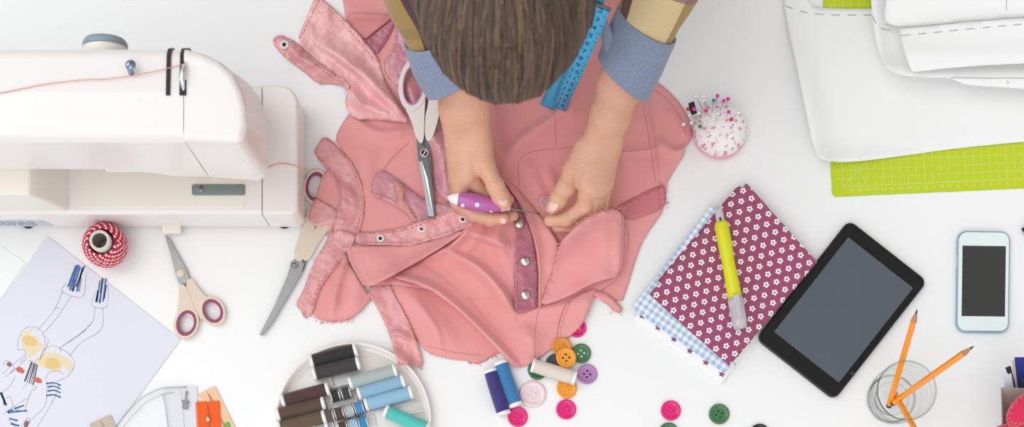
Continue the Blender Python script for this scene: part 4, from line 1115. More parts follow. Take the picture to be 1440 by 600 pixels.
MP = dict(white=plain('pearl_white', rgb(244, 240, 236), .2, vary=.02), magenta=plain('pin_magenta', rgb(228, 48, 160), .25), teal=plain('pin_teal', rgb(22, 150, 160), .25), green=plain('pin_green', rgb(30, 150, 90), .25), red=plain('pin_red', rgb(214, 36, 58), .25))
def zc(px, py):      # cushion surface height at a photo position
    for zz in [.040 - k * .0005 for k in range(60)]:
        p = P(px, py, zz); r = math.hypot(p.x - pc.x, p.y - pc.y); q = min(1, r / rr)
        s_ = .013 + .026 * math.sqrt(max(0, 1 - (q ** (1 / .8)) ** 2))
        if zz <= s_: return zz
    return .010
PC = dict(white='pearl white', magenta='magenta', teal='teal', green='green', red='red')
def pin(label, head, foot, col, dz=.022):
    hx, hy = 940 + head[0] / 4.97, 110 + head[1] / 4.97; fx_, fy_ = 940 + foot[0] / 4.97, 110 + foot[1] / 4.97
    f = P(fx_, fy_, zc(fx_, fy_) - .001); hd = P(hx, hy, f.z + dz); d = hd - f
    o = thing('pin', label, 'pin', tuple(f), 0, 'ball headed pins in the pincushion'); o.rotation_euler = d.to_track_quat('Z', 'Y').to_euler(); L = d.length
    b = MB(); b.tube([(0, 0, -.004), (0, 0, L)], .00035, 6); b.build('shaft', M_steel, o)
    b = MB(); r = .0026; b.lathe([(0, L - .0042), (r * .5, L - .0034), (r, L - .0004), (r * .9, L + .0012), (r * .5, L + .0022), (0, L + .0026)], 14) if col != 'white' else b.ball((0, 0, L), .0024, 12, 8); b.build('head', MP[col], o)
for lab, h_, f_, cl, dz in (('pearl white pin leaning left, leftmost along the top of the pincushion', (190, 122), (240, 215), 'white', .024), ('pearl white pin, upper of two close together at the top of the pincushion', (243, 122), (275, 205), 'white', .024), ('pearl white pin just below another white one at the top of the pincushion', (245, 152), (258, 205), 'white', .022),
        ('teal pin at the top of the pincushion', (317, 155), (303, 245), 'teal', .022), ('magenta pin, topmost of the magenta ones in the pincushion', (343, 123), (330, 205), 'magenta', .024), ('magenta pin, left of the pair at the upper right of the pincushion', (387, 158), (362, 225), 'magenta', .022), ('magenta pin, right of the pair at the upper right of the pincushion', (417, 145), (395, 215), 'magenta', .022),
        ('red pin beside the black clip on the pincushion', (137, 215), (185, 262), 'red', .02), ('magenta pin in front of the black clip on the pincushion', (178, 213), (225, 268), 'magenta', .02), ('magenta pin near the middle top of the pincushion', (263, 228), (283, 262), 'magenta', .012), ('magenta pin at the right of the pincushion above the red one', (422, 235), (400, 275), 'magenta', .014),
        ('red pin at the right of the pincushion', (440, 287), (428, 310), 'red', .010), ('pearl white pin leaning out at the right side of the pincushion', (490, 240), (430, 295), 'white', .018), ('pearl white pin leaning out over the shirt at the left of the pincushion', (105, 320), (190, 312), 'white', .016), ('green pin at the left of the pincushion', (220, 337), (228, 352), 'green', .008),
        ('pearl white pin right of the black clip on the pincushion', (212, 243), (235, 275), 'white', .012), ('pearl white pin under the red pin by the clip', (147, 257), (195, 285), 'white', .012), ('pearl white pin at the left above the green pin', (160, 310), (200, 322), 'white', .008), ('pearl white pin in the middle of the pincushion', (345, 245), (340, 268), 'white', .010),
        ('pearl white pin at the right middle of the pincushion', (333, 308), (330, 322), 'white', .006), ('pearl white pin on the lower middle of the pincushion', (275, 390), (277, 396), 'white', .004), ('pearl white pin at the bottom edge of the pincushion', (308, 490), (308, 470), 'white', .004), ('pearl white pin on the lower right of the pincushion', (365, 405), (363, 408), 'white', .004)):
    pin(lab, h_, f_, cl, dz)
p = P(974, 152, .026); ck = thing('clip', 'small black clip leaning on the pincushion', 'clip', tuple(p)); ck.rotation_euler = (.5, .35, .55)
b = MB(); b.prism(rrect(.0075, .0155, .0008), -.002, 0); b.build('jaw', M_black, ck, bevel=.0004, bseg=1)
b = MB(); b.prism(rrect(.0075, .0155, .0008), .0004, .0022); b.build('jaw', M_black, ck, bevel=.0004, bseg=1)
b = MB(); b.tube([(-.0037, -.0065, .0002), (.0037, -.0065, .0002)], .0016, 8); b.build('hinge', M_steel, ck)

# ================================================================ things cut by the right edge
bx = thing('paper_box', 'taupe paper box holding cards at the bottom right corner', 'box', tuple(P(1452, 600)))
M_taupe = plain('taupe_card', rgb(190, 174, 168), .8, vary=.03)
def frustum(mb, lo4, z0, hi4, z1, m=0, inset=None):
    vs = [tuple(P(*q, z0)) for q in lo4] + [tuple(P(*q, z1)) for q in hi4]
    mb.add(vs, [(0, 1, 2, 3), (0, 4, 5, 1), (1, 5, 6, 2), (2, 6, 7, 3), (3, 7, 4, 0)], m, False)
b = MB(); frustum(b, [(1424, 612), (1470, 614), (1470, 655), (1424, 655)], .001, [(1407, 544), (1470, 547), (1472, 610), (1409, 610)], .075); b.build('box_wall', M_taupe, bx, w=True, solid=.0015)
def card(name, label, pts, z0, z1, m, cat='card', th=.003):
    b = MB(); (xa, ya), (xb, yb_) = pts[0], pts[1]; (xc, yc), (xd, yd) = pts[2], pts[3]
    a, c_, e, f = P(xa, ya, z1), P(xb, yb_, z1), P(xc, yc, z0), P(xd, yd, z0)
    nn = (c_ - a).cross(f - a).normalized() * th
    b.add([tuple(q) for q in (a, c_, e, f)] + [tuple(q + nn) for q in (a, c_, e, f)], [(0, 1, 2, 3), (7, 6, 5, 4), (0, 4, 5, 1), (1, 5, 6, 2), (2, 6, 7, 3), (3, 7, 4, 0)], 0, False)
    o = b.build(name, m, org=tuple((e + f) / 2), bevel=.0004, bseg=1); return tag(o, label, cat, 'cards in the taupe box')
M_navy = plain('navy_card', rgb(42, 52, 140), .5, vary=.06); M_dk = plain('dark_plum_card', rgb(44, 32, 56), .5); M_wc = plain('white_card', rgb(232, 236, 246), .6); M_cream = plain('cream_card', rgb(214, 198, 184), .7)
card('card', 'white card at the left end of the taupe box', [(1409, 522), (1421, 516), (1429, 566), (1416, 568)], .03, .088, M_wc)
card('card', 'dark plum card behind the white one in the taupe box', [(1415, 519), (1422, 515.5), (1432, 560), (1420, 562)], .03, .089, M_dk)
card('card', 'cream card standing on edge in the taupe box', [(1424, 508), (1427, 507), (1433, 560), (1430, 562)], .03, .093, M_cream)
o = card('card', 'navy blue card with a small dark picture, tallest in the taupe box', [(1427, 504), (1455, 504), (1460, 556), (1432, 560)], .03, .095, M_navy)
b = MB(); b.add([tuple(P(1435, 531, .0665) - o.location), tuple(P(1450, 531, .0665) - o.location), tuple(P(1450, 551, .045) - o.location), tuple(P(1437, 551, .045) - o.location)], [(0, 1, 2, 3)]); b.build('picture', M_dk, o, solid=.0004)
# pink felt piece with gold stitches
pf = thing('felt_flower', 'hot pink felt flower with gold stitches at the bottom right corner', 'felt flower', tuple(P(1440, 600, .02)))
M_felt = plain('pink_felt', rgb(230, 40, 92), .95, vary=.1, vscale=500, bump=.0006, bscale=900, sheen=.4); M_gold = plain('gold_stitch', rgb(226, 120, 84), .5)
def petal(cx, cy, rx, ry, rot, z, th):
    b = MB(); poly = ringpts((cx, cy), rx, ry, rot, 28); pts, tris = fill(poly, 5)
    vs = []
    for x, y in pts:
        u = ((x - cx) * math.cos(rot) + (y - cy) * math.sin(rot)) / rx; v = (-(x - cx) * math.sin(rot) + (y - cy) * math.cos(rot)) / ry
        vs.append(tuple(P(x, y, z + th * math.sqrt(max(0, 1 - min(1, u * u + v * v))))))
    b.add(vs, [t if ((pts[t[1]][0] - pts[t[0]][0]) * (pts[t[2]][1] - pts[t[0]][1]) - (pts[t[2]][0] - pts[t[0]][0]) * (pts[t[1]][1] - pts[t[0]][1])) < 0 else t[::-1] for t in tris])
    o = b.build('petal', M_felt, pf, w=True, solid=.006)
    b = MB()
    for k in range(16):
        t = 2 * PI * k / 16; c0 = Vector((cx, cy)); 
        q = []
        for rr_ in (.74, .84):
            tt = t + (.1 if rr_ > .8 else -.1)
            x, y = rx * rr_ * math.cos(tt), ry * rr_ * math.sin(tt); q.append(P(cx + x * math.cos(rot) - y * math.sin(rot), cy + x * math.sin(rot) + y * math.cos(rot), z + th * math.sqrt(1 - rr_ ** 2) + .0006))
        b.tube(q, .0009, 5)
    b.build('gold_stitching', M_gold, o)
petal(1440, 574, 18, 32, .75, .098, .008); petal(1422, 612, 34, 18, -.12, .086, .012); petal(1462, 600, 30, 30, .3, .090, .014); petal(1450, 640, 40, 26, .2, .08, .012)
b = MB(); b.lathe([(0, 0), (.02, 0), (.022, .075), (0, .08)], 20, 0, Matrix.Translation((P(1450, 688).x, P(1450, 688).y, 0))); b.build('stuffed_stem', M_felt, pf, w=True)
b = MB(); pprism(b, [(1436, 322), (1447, 314), (1500, 330), (1490, 352), (1446, 333)], .0, .006); b.prism  # a dark notebook corner
pn = thing('notebook', 'black notebook of which only a corner shows at the right edge', 'notebook', tuple(P(1460, 328)))
b.build('cover', M_black, pn, w=True, bevel=.001)
b = MB(); pprism(b, [(1438, 323), (1448, 316), (1498, 331), (1488, 349), (1447, 332)], .0015, .0045); b.build('pages', M_paper, pn, w=True)
# ================================================================ the pink shirt
def cotton(name, col, dark):
    t = NT(name); n1 = t.noise(9, 3); n2 = t.noise(1400, 2)
    t.set(color=t.mix(n2, t.mix(n1, dark, col), col), rough=.8, sheen=.25, sheenrough=.5)
    w1 = t.noise(55, 4, rough=.6)
    t.set(normal=t.bump(n2, .00018, .7, prev=t.bump(w1, .0022, .6))); return t.m
def satin(name, col, alt, rough=.30, spot=.22):
    t = NT(name); n1 = t.noise(38, 3); n2 = t.noise(110, 2, rough=.5)
    n3 = t.noise(48, 2, rough=.5)
    t.set(color=t.mix(ramp01(t, n1, .35, .65), col, alt), rough=rough, spec=.65, sheen=.3, normal=t.bump(n2, .0030, spot, prev=t.bump(n3, .010, .6))); return t.m
M_cot = cotton('salmon_cotton', rgb(230, 158, 156), rgb(225, 148, 147))
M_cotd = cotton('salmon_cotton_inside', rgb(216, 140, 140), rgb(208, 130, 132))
M_sat = satin('pink_satin', rgb(216, 144, 150), rgb(228, 164, 162))
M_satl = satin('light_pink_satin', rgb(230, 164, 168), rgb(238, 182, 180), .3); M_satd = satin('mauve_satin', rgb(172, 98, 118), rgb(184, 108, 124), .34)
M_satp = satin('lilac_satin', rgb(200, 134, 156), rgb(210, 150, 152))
M_st = plain('stitching', rgb(186, 112, 114), .8); M_stl = plain('pale_stitching', rgb(210, 136, 134), .8)
CT = [M_cot, M_stl]; CD = [M_cotd, M_st]; ST = [M_sat, M_st]; SL = [M_satl, M_st]; SD = [M_satd, M_st]; SP = [M_satp, M_st]
shirt = thing('shirt', 'unfinished pink shirt with satin bands and frayed edges, spread out under the hands', 'shirt', tuple(P(700, 300)))
N1 = ((22, .0007), (40, .0014)); N2 = ((8, .0004), (14, .0008), (22, .0010))
# sleeve remnants on the left, under the front panel
cloth('sleeve_lining', [(456, 236), (480, 250), (490, 300), (480, 336), (462, 333), (446, 310), (443, 280)], CT, shirt, noise=N1)
cloth('cuff', [(444, 276), (456, 284), (467, 289), (480, 300), (486, 322), (470, 335), (459, 331), (445, 318), (432, 309), (437, 292)], ST, shirt, folds=(([(470, 292), (466, 312), (460, 330)], 5, .004),), crumple=.0014, noise=N2, seams=([(446, 280), (467, 292), (480, 304)],))
# lower left side piece
cloth('side_gusset', [(486, 352), (494, 377), (513, 405), (524, 420), (514, 430), (500, 445), (478, 453), (457, 452), (437, 444), (436, 425), (450, 400), (470, 375)], CT, shirt, noise=N1, folds=(([(486, 362), (474, 400), (466, 440)], 5, .011, 1), ([(494, 372), (500, 405), (492, 440)], 14, .006)), rough_edge=.8, fray=([(500, 445), (478, 454), (457, 453), (440, 446)],))
cloth('side_band', [(464, 322), (500, 328), (498, 343), (488, 357), (470, 378), (450, 403), (443, 430), (437, 443), (428, 448), (424, 438), (415, 428), (427, 407), (440, 370), (457, 343)], ST, shirt, lift=.0022, crumple=.0010, noise=((8, .0005), (14, .0010)), seams=([(486, 357), (467, 378), (447, 404), (440, 432)],), fray=([(415, 428), (424, 438), (428, 448)],), rough_edge=.5)
# lower front piece and its band
cloth('lower_front', [(538, 386), (600, 400), (643, 428), (690, 470), (720, 495), (698, 497), (684, 506), (670, 513), (659, 507), (640, 506), (622, 502), (600, 496), (588, 480), (560, 440)], CT, shirt, noise=N1, folds=(([(560, 400), (600, 440), (640, 490)], 16, .007), ([(585, 420), (612, 460), (622, 496)], 8, .004, -1)), seams=([(600, 486), (640, 495), (680, 500)],), fray=([(698, 497), (684, 507), (670, 514), (659, 508)],))
cloth('front_band', [(513, 405), (543, 388), (557, 417), (573, 447), (585, 477), (595, 507), (594, 514), (588, 518), (585, 511), (565, 512), (560, 516), (557, 503), (548, 470), (533, 437)], ST, shirt, lift=.002, crumple=.0016, noise=N2, seams=([(546, 395), (558, 420), (574, 450), (586, 480)],), folds=(([(549, 471), (562, 470), (586, 483)], 4, .006, 1),), fray=([(558, 512), (575, 513), (592, 516)],))
# the large front and back panel everything else lies on
main = [(486, -70), (885, -70), (888, 60), (919, 111), (948, 134), (969, 163), (975, 188), (970, 201), (963, 206), (962, 219), (948, 240), (936, 262), (936, 292), (909, 330), (898, 352), (882, 405), (874, 428), (840, 408), (700, 425), (560, 398), (516, 402), (498, 345), (503, 320), (511, 300), (512, 270), (500, 237), (478, 207), (470, 195), (484, 168), (500, 150), (535, 100), (506, 50), (480, 22)]
cloth('body_panel', main, CT, shirt, lift=.002, noise=N1, smooth=10,
      folds=(([(708, 238), (724, 204), (754, 180), (785, 156), (812, 110)], 13, .010, -1), ([(690, 130), (698, 190), (706, 240)], 9, .005), ([(735, 150), (725, 180), (712, 215)], 7, -.003), ([(795, 80), (801, 130), (803, 172)], 7, .005, 1), ([(768, 236), (777, 260), (786, 290)], 8, .008, 1), ([(740, 225), (748, 250), (770, 285)], 10, .004),
             ([(912, 140), (918, 170), (924, 205), (931, 258)], 4, .004, 1), ([(866, 213), (900, 211), (924, 208)], 5, .0025), ([(925, 195), (948, 212), (966, 204)], 8, .006, -1), ([(935, 150), (955, 175), (965, 198)], 10, .004), ([(880, 150), (872, 200), (880, 250)], 14, .004),
             ([(494, 166), (535, 186), (580, 182)], 8, .007, -1), ([(560, 205), (545, 225), (534, 238)], 6, .002), ([(600, 190), (622, 205), (640, 225)], 8, .006), ([(520, 200), (515, 240), (522, 290)], 14, .004), ([(470, 5), (520, 20), (556, 22)], 7, .003), ([(630, 300), (680, 306), (716, 300)], 12, .006)),
      seams=([(731, 262), (729, 232), (738, 218), (760, 211), (800, 207), (832, 205)], [(780, 150), (781, 180), (782, 205)], [(575, 200), (555, 218), (540, 236)], [(868, 213), (900, 211), (922, 208)], [(905, 150), (912, 190), (922, 255)], [(560, 40), (557, 62), (540, 93), (560, 130)], [(914, 122), (940, 141), (958, 168), (965, 192)]))
# collar facing, and a mauve patch whose colour stands for the gap's shade
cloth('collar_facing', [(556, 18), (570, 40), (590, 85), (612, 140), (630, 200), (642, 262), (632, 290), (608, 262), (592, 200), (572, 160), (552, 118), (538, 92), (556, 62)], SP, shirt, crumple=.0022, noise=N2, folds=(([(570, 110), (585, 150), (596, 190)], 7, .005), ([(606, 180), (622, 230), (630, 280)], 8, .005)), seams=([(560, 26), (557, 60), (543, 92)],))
cloth('neck_gap_shade', [(511, 56), (530, 40), (556, 22), (553, 40), (543, 60), (528, 80)], [M_satd, M_st], shirt, lift=.0014)
cloth('neck_strip', [(486, 18), (520, 18), (556, 20), (548, 28), (525, 45), (512, 57), (498, 42)], CD, shirt, noise=((14, .0006),), lift=.0026, folds=(([(488, 24), (520, 24), (554, 23)], 4, .003),))
# satin armhole band
cloth('armhole_band', [(440, 216), (447, 203), (456, 190), (476, 205), (500, 237), (512, 270), (511, 300), (506, 326), (498, 343), (470, 333), (468, 327), (475, 297), (477, 270), (467, 246)], ST, shirt, lift=.0024, crumple=.0014, noise=((8, .0005), (14, .0012)), seams=([(458, 194), (475, 209), (497, 240), (508, 272), (507, 300), (502, 324)], [(443, 214), (470, 246), (480, 271), (478, 300)]))
# pocket flap
cloth('pocket_flap', [(533, 235), (554, 247), (573, 262), (600, 283), (632, 289), (645, 296), (610, 322), (587, 315), (557, 288), (519, 272)], SP, shirt, lift=.002, crumple=.0012, noise=N2, folds=(([(572, 262), (565, 275), (560, 288)], 4, .004, 1),), seams=([(521, 269), (558, 284), (588, 311)], [(551, 250), (562, 262), (590, 312)]))
cloth('pocket_corner', [(552, 248), (573, 261), (566, 276), (575, 290), (589, 313), (572, 300), (557, 287)], [satin('copper_satin', rgb(206, 136, 128), rgb(216, 150, 136)), M_st], shirt, lift=.0012, crumple=.001)
# lower front, thrown over as a deep fold
low = [(545, 387), (597, 402), (643, 434), (672, 462), (700, 492), (714, 508), (727, 518), (748, 511), (779, 488), (805, 472), (822, 452), (833, 422), (843, 409), (870, 390), (884, 345), (880, 310), (800, 318), (757, 306), (722, 280), (700, 262), (676, 292), (656, 318), (620, 350), (580, 376)]
cloth('front_drape', low, CT, shirt, step=2.6, lift=.0030, smooth=14, noise=((22, .0008), (40, .0018)),
      folds=(([(546, 387), (600, 400), (645, 432), (700, 486), (728, 515)], 10, .016, -1), ([(590, 366), (625, 380), (665, 415), (700, 455), (712, 480)], 8, -.006), ([(630, 352), (672, 374), (705, 408), (722, 440)], 10, .017, -1), ([(650, 325), (690, 338), (722, 350)], 9, .011, 1), ([(600, 362), (640, 340), (660, 318)], 7, .008, -1), ([(684, 352), (700, 380), (716, 400)], 6, -.005), ([(664, 300), (662, 318), (640, 340)], 5, .006), ([(705, 300), (700, 335), (712, 365)], 8, .006), ([(735, 450), (745, 480), (750, 505)], 12, .005), ([(690, 460), (720, 470), (770, 480)], 14, .004), ([(720, 440), (780, 432), (830, 420)], 10, .005, -1), ([(680, 300), (672, 330), (650, 360)], 8, .005)),
      seams=([(798, 422), (788, 446), (784, 470), (782, 485)], [(757, 436), (752, 470), (752, 508)]))
cloth('hem_band', [(784, 480), (785, 460), (798, 423), (825, 408), (843, 406), (835, 420), (823, 451), (805, 471)], CT, shirt, lift=.0018, noise=((14, .0006),), folds=(([(828, 410), (822, 440), (806, 468)], 8, .004),), seams=([(801, 424), (789, 460), (788, 478)],))
cloth('hem_tail', [(834, 412), (848, 408), (868, 424), (876, 434), (874, 439), (862, 438), (857, 430), (842, 420)], CT, shirt, lift=.0022, crumple=.003, noise=((8, .0008),), folds=(([(838, 416), (856, 420), (872, 434)], 4, .005), ([(862, 432), (868, 430), (874, 436)], 4, .004)), fray=([(876, 434), (874, 439), (862, 438)],))
# flap under the button band, turned back
cloth('turned_flap', [(490, 344), (530, 346), (577, 344), (625, 332), (655, 322), (636, 338), (600, 360), (550, 388), (515, 406), (500, 384), (487, 357)], CT, shirt, lift=.0026, noise=N1, smooth=8, folds=(([(655, 323), (600, 360), (550, 388), (516, 405)], 7, .008, -1), ([(500, 350), (540, 370), (530, 394)], 18, .004)))
snap_m = plain('snap_metal', rgb(206, 200, 196), .25, .9); snap_r = plain('snap_ring_white', rgb(236, 230, 228), .35)
def snap(px, py, style, r=.0052):
    z = float(sample(HM, px, py)) + .0002; c = P(px, py, z); b = MB(); T = Matrix.Translation(c - shirt.location)
    if style == 'socket': b.lathe([(0, 0), (r, 0), (r, .0010), (r * .8, .0016), (r * .45, .0012), (r * .42, .0004), (0, .0003)], 24, 0, T, ms=[0, 0, 0, 0, 2, 2]); mats = [snap_r, snap_m, M_black]
    else: b.lathe([(0, 0), (r * 1.15, 0), (r * 1.15, .0010), (r * .9, .0024), (r * .4, .0032), (0, .0034)], 24, 1, T); mats = [snap_r, snap_m]
    b.build('snap_button', mats, shirt)
cloth('snap_band', [(498, 326), (530, 325), (560, 322), (590, 312), (615, 303), (640, 290), (668, 284), (672, 312), (650, 322), (625, 332), (590, 341), (575, 345), (540, 344), (497, 344)], ST, shirt, lift=.0022, crumple=.0022, noise=N2, seams=([(498, 342), (540, 341), (576, 341), (625, 328), (650, 318)], [(499, 328), (560, 325), (600, 312), (642, 294)]))
cloth('gathered_seam', [(466, 322), (500, 326), (497, 343), (488, 356), (470, 345)], ST, shirt, lift=.0012, crumple=.0035)
for x, y in ((535, 335), (593, 321.5), (651, 308)): snap(x, y, 'socket')
# dark satin button stand in the middle, with the cotton edge beside it
cloth('button_stand', [(700, 246), (716, 262), (733, 292), (746, 322), (756, 367), (757, 431), (742, 437), (725, 443), (723, 400), (724, 358), (728, 322), (715, 290)], SD, shirt, lift=.0020, crumple=.0016, noise=((8, .0004), (14, .0008)), smooth=10, seams=([(728, 330), (727, 380), (728, 440)], [(740, 326), (750, 367), (752, 430)]), rough_edge=.4)
for x, y in ((738.5, 367), (739, 414.5), (730, 314)): snap(x, y, 'cap', .0060)
cloth('front_edge', [(700, 244), (722, 258), (745, 285), (765, 310), (787, 342), (786, 360), (775, 395), (760, 432), (757, 431), (757, 367), (748, 325), (733, 290), (715, 262)], CT, shirt, lift=.0022, noise=((14, .0006),), smooth=10, folds=(([(705, 250), (735, 290), (752, 330), (759, 380), (759, 425)], 4, .004, 1), ([(760, 310), (782, 345), (772, 390)], 8, .004)), seams=([(706, 254), (736, 292), (752, 330), (760, 370), (760, 425)],))
cloth('inner_pocket', [(754, 278), (768, 272), (778, 278), (781, 296), (770, 300), (760, 292)], SP, shirt, lift=.0014, crumple=.001)
# dark satin yoke end at the right and the frayed flap over the hand's side
cloth('yoke_band', [(862, 292), (900, 273), (931, 259), (936, 264), (937, 292), (906, 303), (884, 311)], [cotton('rose_cotton_double', rgb(206, 122, 126), rgb(200, 116, 122)), M_st], shirt, lift=.0016, noise=((14, .0007),), seams=([(866, 294), (900, 278), (930, 264)], [(926, 264), (929, 294)]), fray=([(931, 259), (937, 275), (937, 292)],))
cloth('frayed_flap', [(787, 342), (800, 328), (817, 312), (842, 297), (877, 293), (878, 337), (874, 387), (850, 393), (830, 399), (792, 420), (759, 431), (767, 409), (782, 365)], CT, shirt, lift=.0040, smooth=12, noise=((22, .0012), (40, .0016)), folds=(([(800, 420), (835, 400), (870, 388)], 12, .006, 1), ([(840, 310), (850, 350), (830, 395)], 16, .005), ([(870, 305), (868, 345), (872, 385)], 6, .003), ([(782, 352), (800, 330), (820, 313), (845, 298), (880, 294)], 15, .033)), fray=([(759, 430), (767, 409), (782, 365), (788, 341)], [(788, 341), (800, 328), (817, 312), (842, 297), (877, 293)], [(877, 293), (880, 300)], [(842, 297), (877, 293)]), fraylen=9, seams=([(874, 300), (874, 340), (870, 384)],))
# satin collar and its tab at the upper left
cloth('collar', [(444, -8), (456, 0), (480, 22), (513, 57), (532, 82), (540, 110), (556, 140), (577, 173), (560, 171), (530, 168), (497, 168), (484, 148), (489, 127), (470, 112), (440, 90), (417, 57), (428, 32)], SL, shirt, lift=.0034, crumple=.0016, smooth=10, noise=((8, .0005), (14, .0012), (22, .0014)), folds=(([(444, 60), (490, 90), (525, 125), (566, 168)], 9, .010, 1), ([(500, 90), (540, 130), (570, 165)], 5, .007), ([(490, 128), (520, 150), (560, 165)], 6, .008), ([(482, 30), (512, 62), (532, 88)], 4, .004), ([(515, 165), (500, 140), (492, 122)], 6, .006)), seams=([(449, 0), (433, 32), (422, 54)], [(462, 12), (500, 52), (528, 86)]))
cloth('collar_tab', [(382, 55), (393, 48), (406, 53), (418, 60), (440, 80), (462, 98), (492, 117), (490, 127), (484, 120), (465, 118), (447, 118), (430, 103), (403, 83), (388, 68)], ST, shirt, lift=.0034, crumple=.0040, noise=((4, .0004), (8, .0010), (14, .0010)), folds=(([(400, 60), (430, 84), (470, 108)], 6, .006), ([(425, 95), (440, 90), (450, 84)], 4, .003), ([(440, 108), (455, 100), (462, 94)], 4, .003)), seams=([(386, 57), (395, 52), (418, 66), (455, 100), (484, 118)],))
snap(400, 63, 'socket', .0058)

# ================================================================ large scissors lying on the shirt
zs = lambda x, y: float(sample(blur(HM, 6), x, y))
HB = blur(HM, 10)
def zsh(x, y): return float(sample(HB, x, y))
sc3 = thing('scissors', 'large scissors with white and mauve handles, lying on the pink shirt', 'scissors', tuple(P(595, 200)))
M_wh = plain('white_handle_plastic', rgb(226, 220, 214), .35, vary=.015); M_mauve = plain('mauve_grip', rgb(186, 128, 160), .4, vary=.03)
zA = max(zsh(x, y) for x, y in ((575, 100), (595, 150), (612, 150))) + .001; zB = max(zsh(x, y) for x, y in ((597, 215), (600, 250), (604, 290))) + .003
def zr(y, k=0.0): return lambda x, yy: zA + (zB - zA) * min(1, max(0, (yy - 90) / 150.0)) + k
def tilt(mb, k0):
    # lay flat pieces along the slope from the rings down to the blades
    mb.v = [(x, y, z) for x, y, z in mb.v]
b = MB(); pprism(b, [(585, 190), (594, 196), (604, 230), (610, 270), (612, 305), (606, 306), (598, 270), (588, 222)], zr(0, .0020), zr(0, .0038)); b.build('blade', M_dsteel, sc3, w=True, bevel=.0004, bseg=1)
b = MB(); pprism(b, [(604, 190), (586, 196), (587, 208), (592, 240), (599, 280), (601, 305), (611, 306), (611, 280), (607, 235), (605, 208)], zr(0, .0002), zr(0, .0019)); b.build('blade', M_dsteel, sc3, w=True, bevel=.0004, bseg=1)
b = MB(); pprism(b, [(589, 228), (593, 226), (601, 250), (610, 304), (602, 304), (597, 270)], zr(0, .0038), zr(0, .0042)); b.build('ground_edge', M_chrome, sc3, w=True)
for rc, rx, ry, rot, arm in (((581, 119), 20.5, 37, .10, [(566, 146), (590, 150), (597, 128), (599, 120), (597, 160), (596, 205), (585, 196), (580, 172)]), ((626, 122), 20, 34, -.32, [(604, 120), (602, 150), (598, 160), (597, 196), (606, 200), (614, 178), (620, 150), (612, 140)])):
    b = MB(); co = ringpts(rc, rx, ry, rot, 40); ci = ringpts(rc, rx * .70, ry * .76, rot, 40)
    ring(b, co, ci, zA + .0005, zA + .0095); pprism(b, chaikin(arm, 2), zr(0, .0012), zr(0, .0078)); h = b.build('handle', M_wh, sc3, w=True, bevel=.0016, bseg=3)
    b = MB(); ring(b, ringpts(rc, rx * .73, ry * .79, rot, 40), ringpts(rc, rx * .63, ry * .70, rot, 40), zA + .0001, zA + .0102); b.build('ring_grip', M_mauve, h, bevel=.0008, bseg=2)
b = MB(); T = Matrix.Translation(P(597, 215, zr(0, .0038)(0, 215)) - sc3.location)
b.lathe([(0, 0), (.0056, 0), (.0056, .0012), (.0042, .0014), (.0040, .0006), (0, .0006)], 26, 0, T, ms=[0, 0, 0, 1, 1]); b.box((-.004, -.0008, .0004), (.004, .0008, .0014), 0, T @ Matrix.Rotation(1.0, 4, 'Z'))
b.build('pivot_screw', [plain('pivot_cream', rgb(226, 214, 206), .3, .3), M_black], sc3)
# ================================================================ person bending over the table
per = thing('person', 'person with brown hair and rolled denim cuffs, bent over the table holding a tool', 'person', (0, .62, -.75))
def skin():
    t = NT('skin'); n1 = t.noise(14, 3); n2 = t.noise(260, 4, rough=.65)
    w = t.new('ShaderNodeTexVoronoi'); w.feature = 'DISTANCE_TO_EDGE'; w.inputs['Scale'].default_value = 420; t.link(t.coord(), w.inputs['Vector'])
    cr = t.noise(1.0, 3, vec=t.mapping(0, (70, 520, 160)), rough=.55); n4 = t.noise(38, 2)
    t.set(color=t.mix(n4, t.mix(n1, rgb(206, 146, 120), rgb(224, 172, 144)), rgb(226, 176, 150)), rough=.48, sss=.10, normal=t.bump(n2, .0010, .5, prev=t.bump(cr, .0022, .5, prev=t.bump(w.outputs[0], .0003, .4))))
    t.b.inputs['Subsurface Radius'].default_value = (.008, .003, .0015); t.b.inputs['Subsurface Scale'].default_value = 1.0
    return t.m
M_skin = skin()
def K(*c): return [tuple(P(a, b_, z / 1000.0)) for a, b_, z in c]
def mm(*r): return [q / 1000.0 for q in r]
UPZ = 6        # millimetres: how far the hands ride above the drawn heights
def U(*c): return K(*[(a, b_, z + UPZ) for a, b_, z in c])

bodymb = MB()
# --- her right hand (left in the photo) with the tool
F = Field(P(560, 60, .20) + Vector((-.01, 0, -.20)), Vector((P(760, 330, 0).x, P(0, 60, .16).y + .02, .2)), .00125)
F = Field((P(590, 300, .0).x, P(0, 335, 0).y, .0), (P(745, 300, 0).x, P(0, 40, .16).y + .012, .185), .00125)
F.chain(K((632, 45, 160), (646, 105, 122), (654, 150, 93)), mm(33, 30.5, 28), .01)
F.chain(U((641, 150, 85), (645, 198, 56)), mm(22, 17.5), .012); F.chain(U((664, 150, 88), (674, 200, 60)), mm(22, 17), .012)
F.chain(U((670, 198, 58), (658, 246, 52)), mm(15, 12.5), .008); F.chain(U((660, 200, 58), (651, 252, 46)), mm(15, 12.5), .008)
F.chain(U((650, 200, 54), (646, 255, 38)), mm(15, 12.5), .008); F.chain(U((643, 200, 50), (643, 252, 29)), mm(15, 12), .008)
F.chain(U((676, 202, 56), (684, 236, 57)), mm(14, 12.5), .008)
def finger(F, pts, rad, k=.0022, knuck=True):
    G = Field.__new__(Field); G.lo = F.lo; G.h = F.h; G.n = F.n; G.F = np.full(F.n, .05, np.float32)
    G.chain(pts, rad, .0025)
    if knuck:
        for q, r in list(zip(pts, rad))[1:-1]: G.ell(q, (r * 1.07,) * 3, None, .003)
    F.F = smin(F.F, G.F, k)
finger(F, U((683, 234, 58), (697, 262, 59), (704, 276, 56), (710, 287, 53)), mm(12.2, 11.2, 11, 8.4), .004)                              # thumb
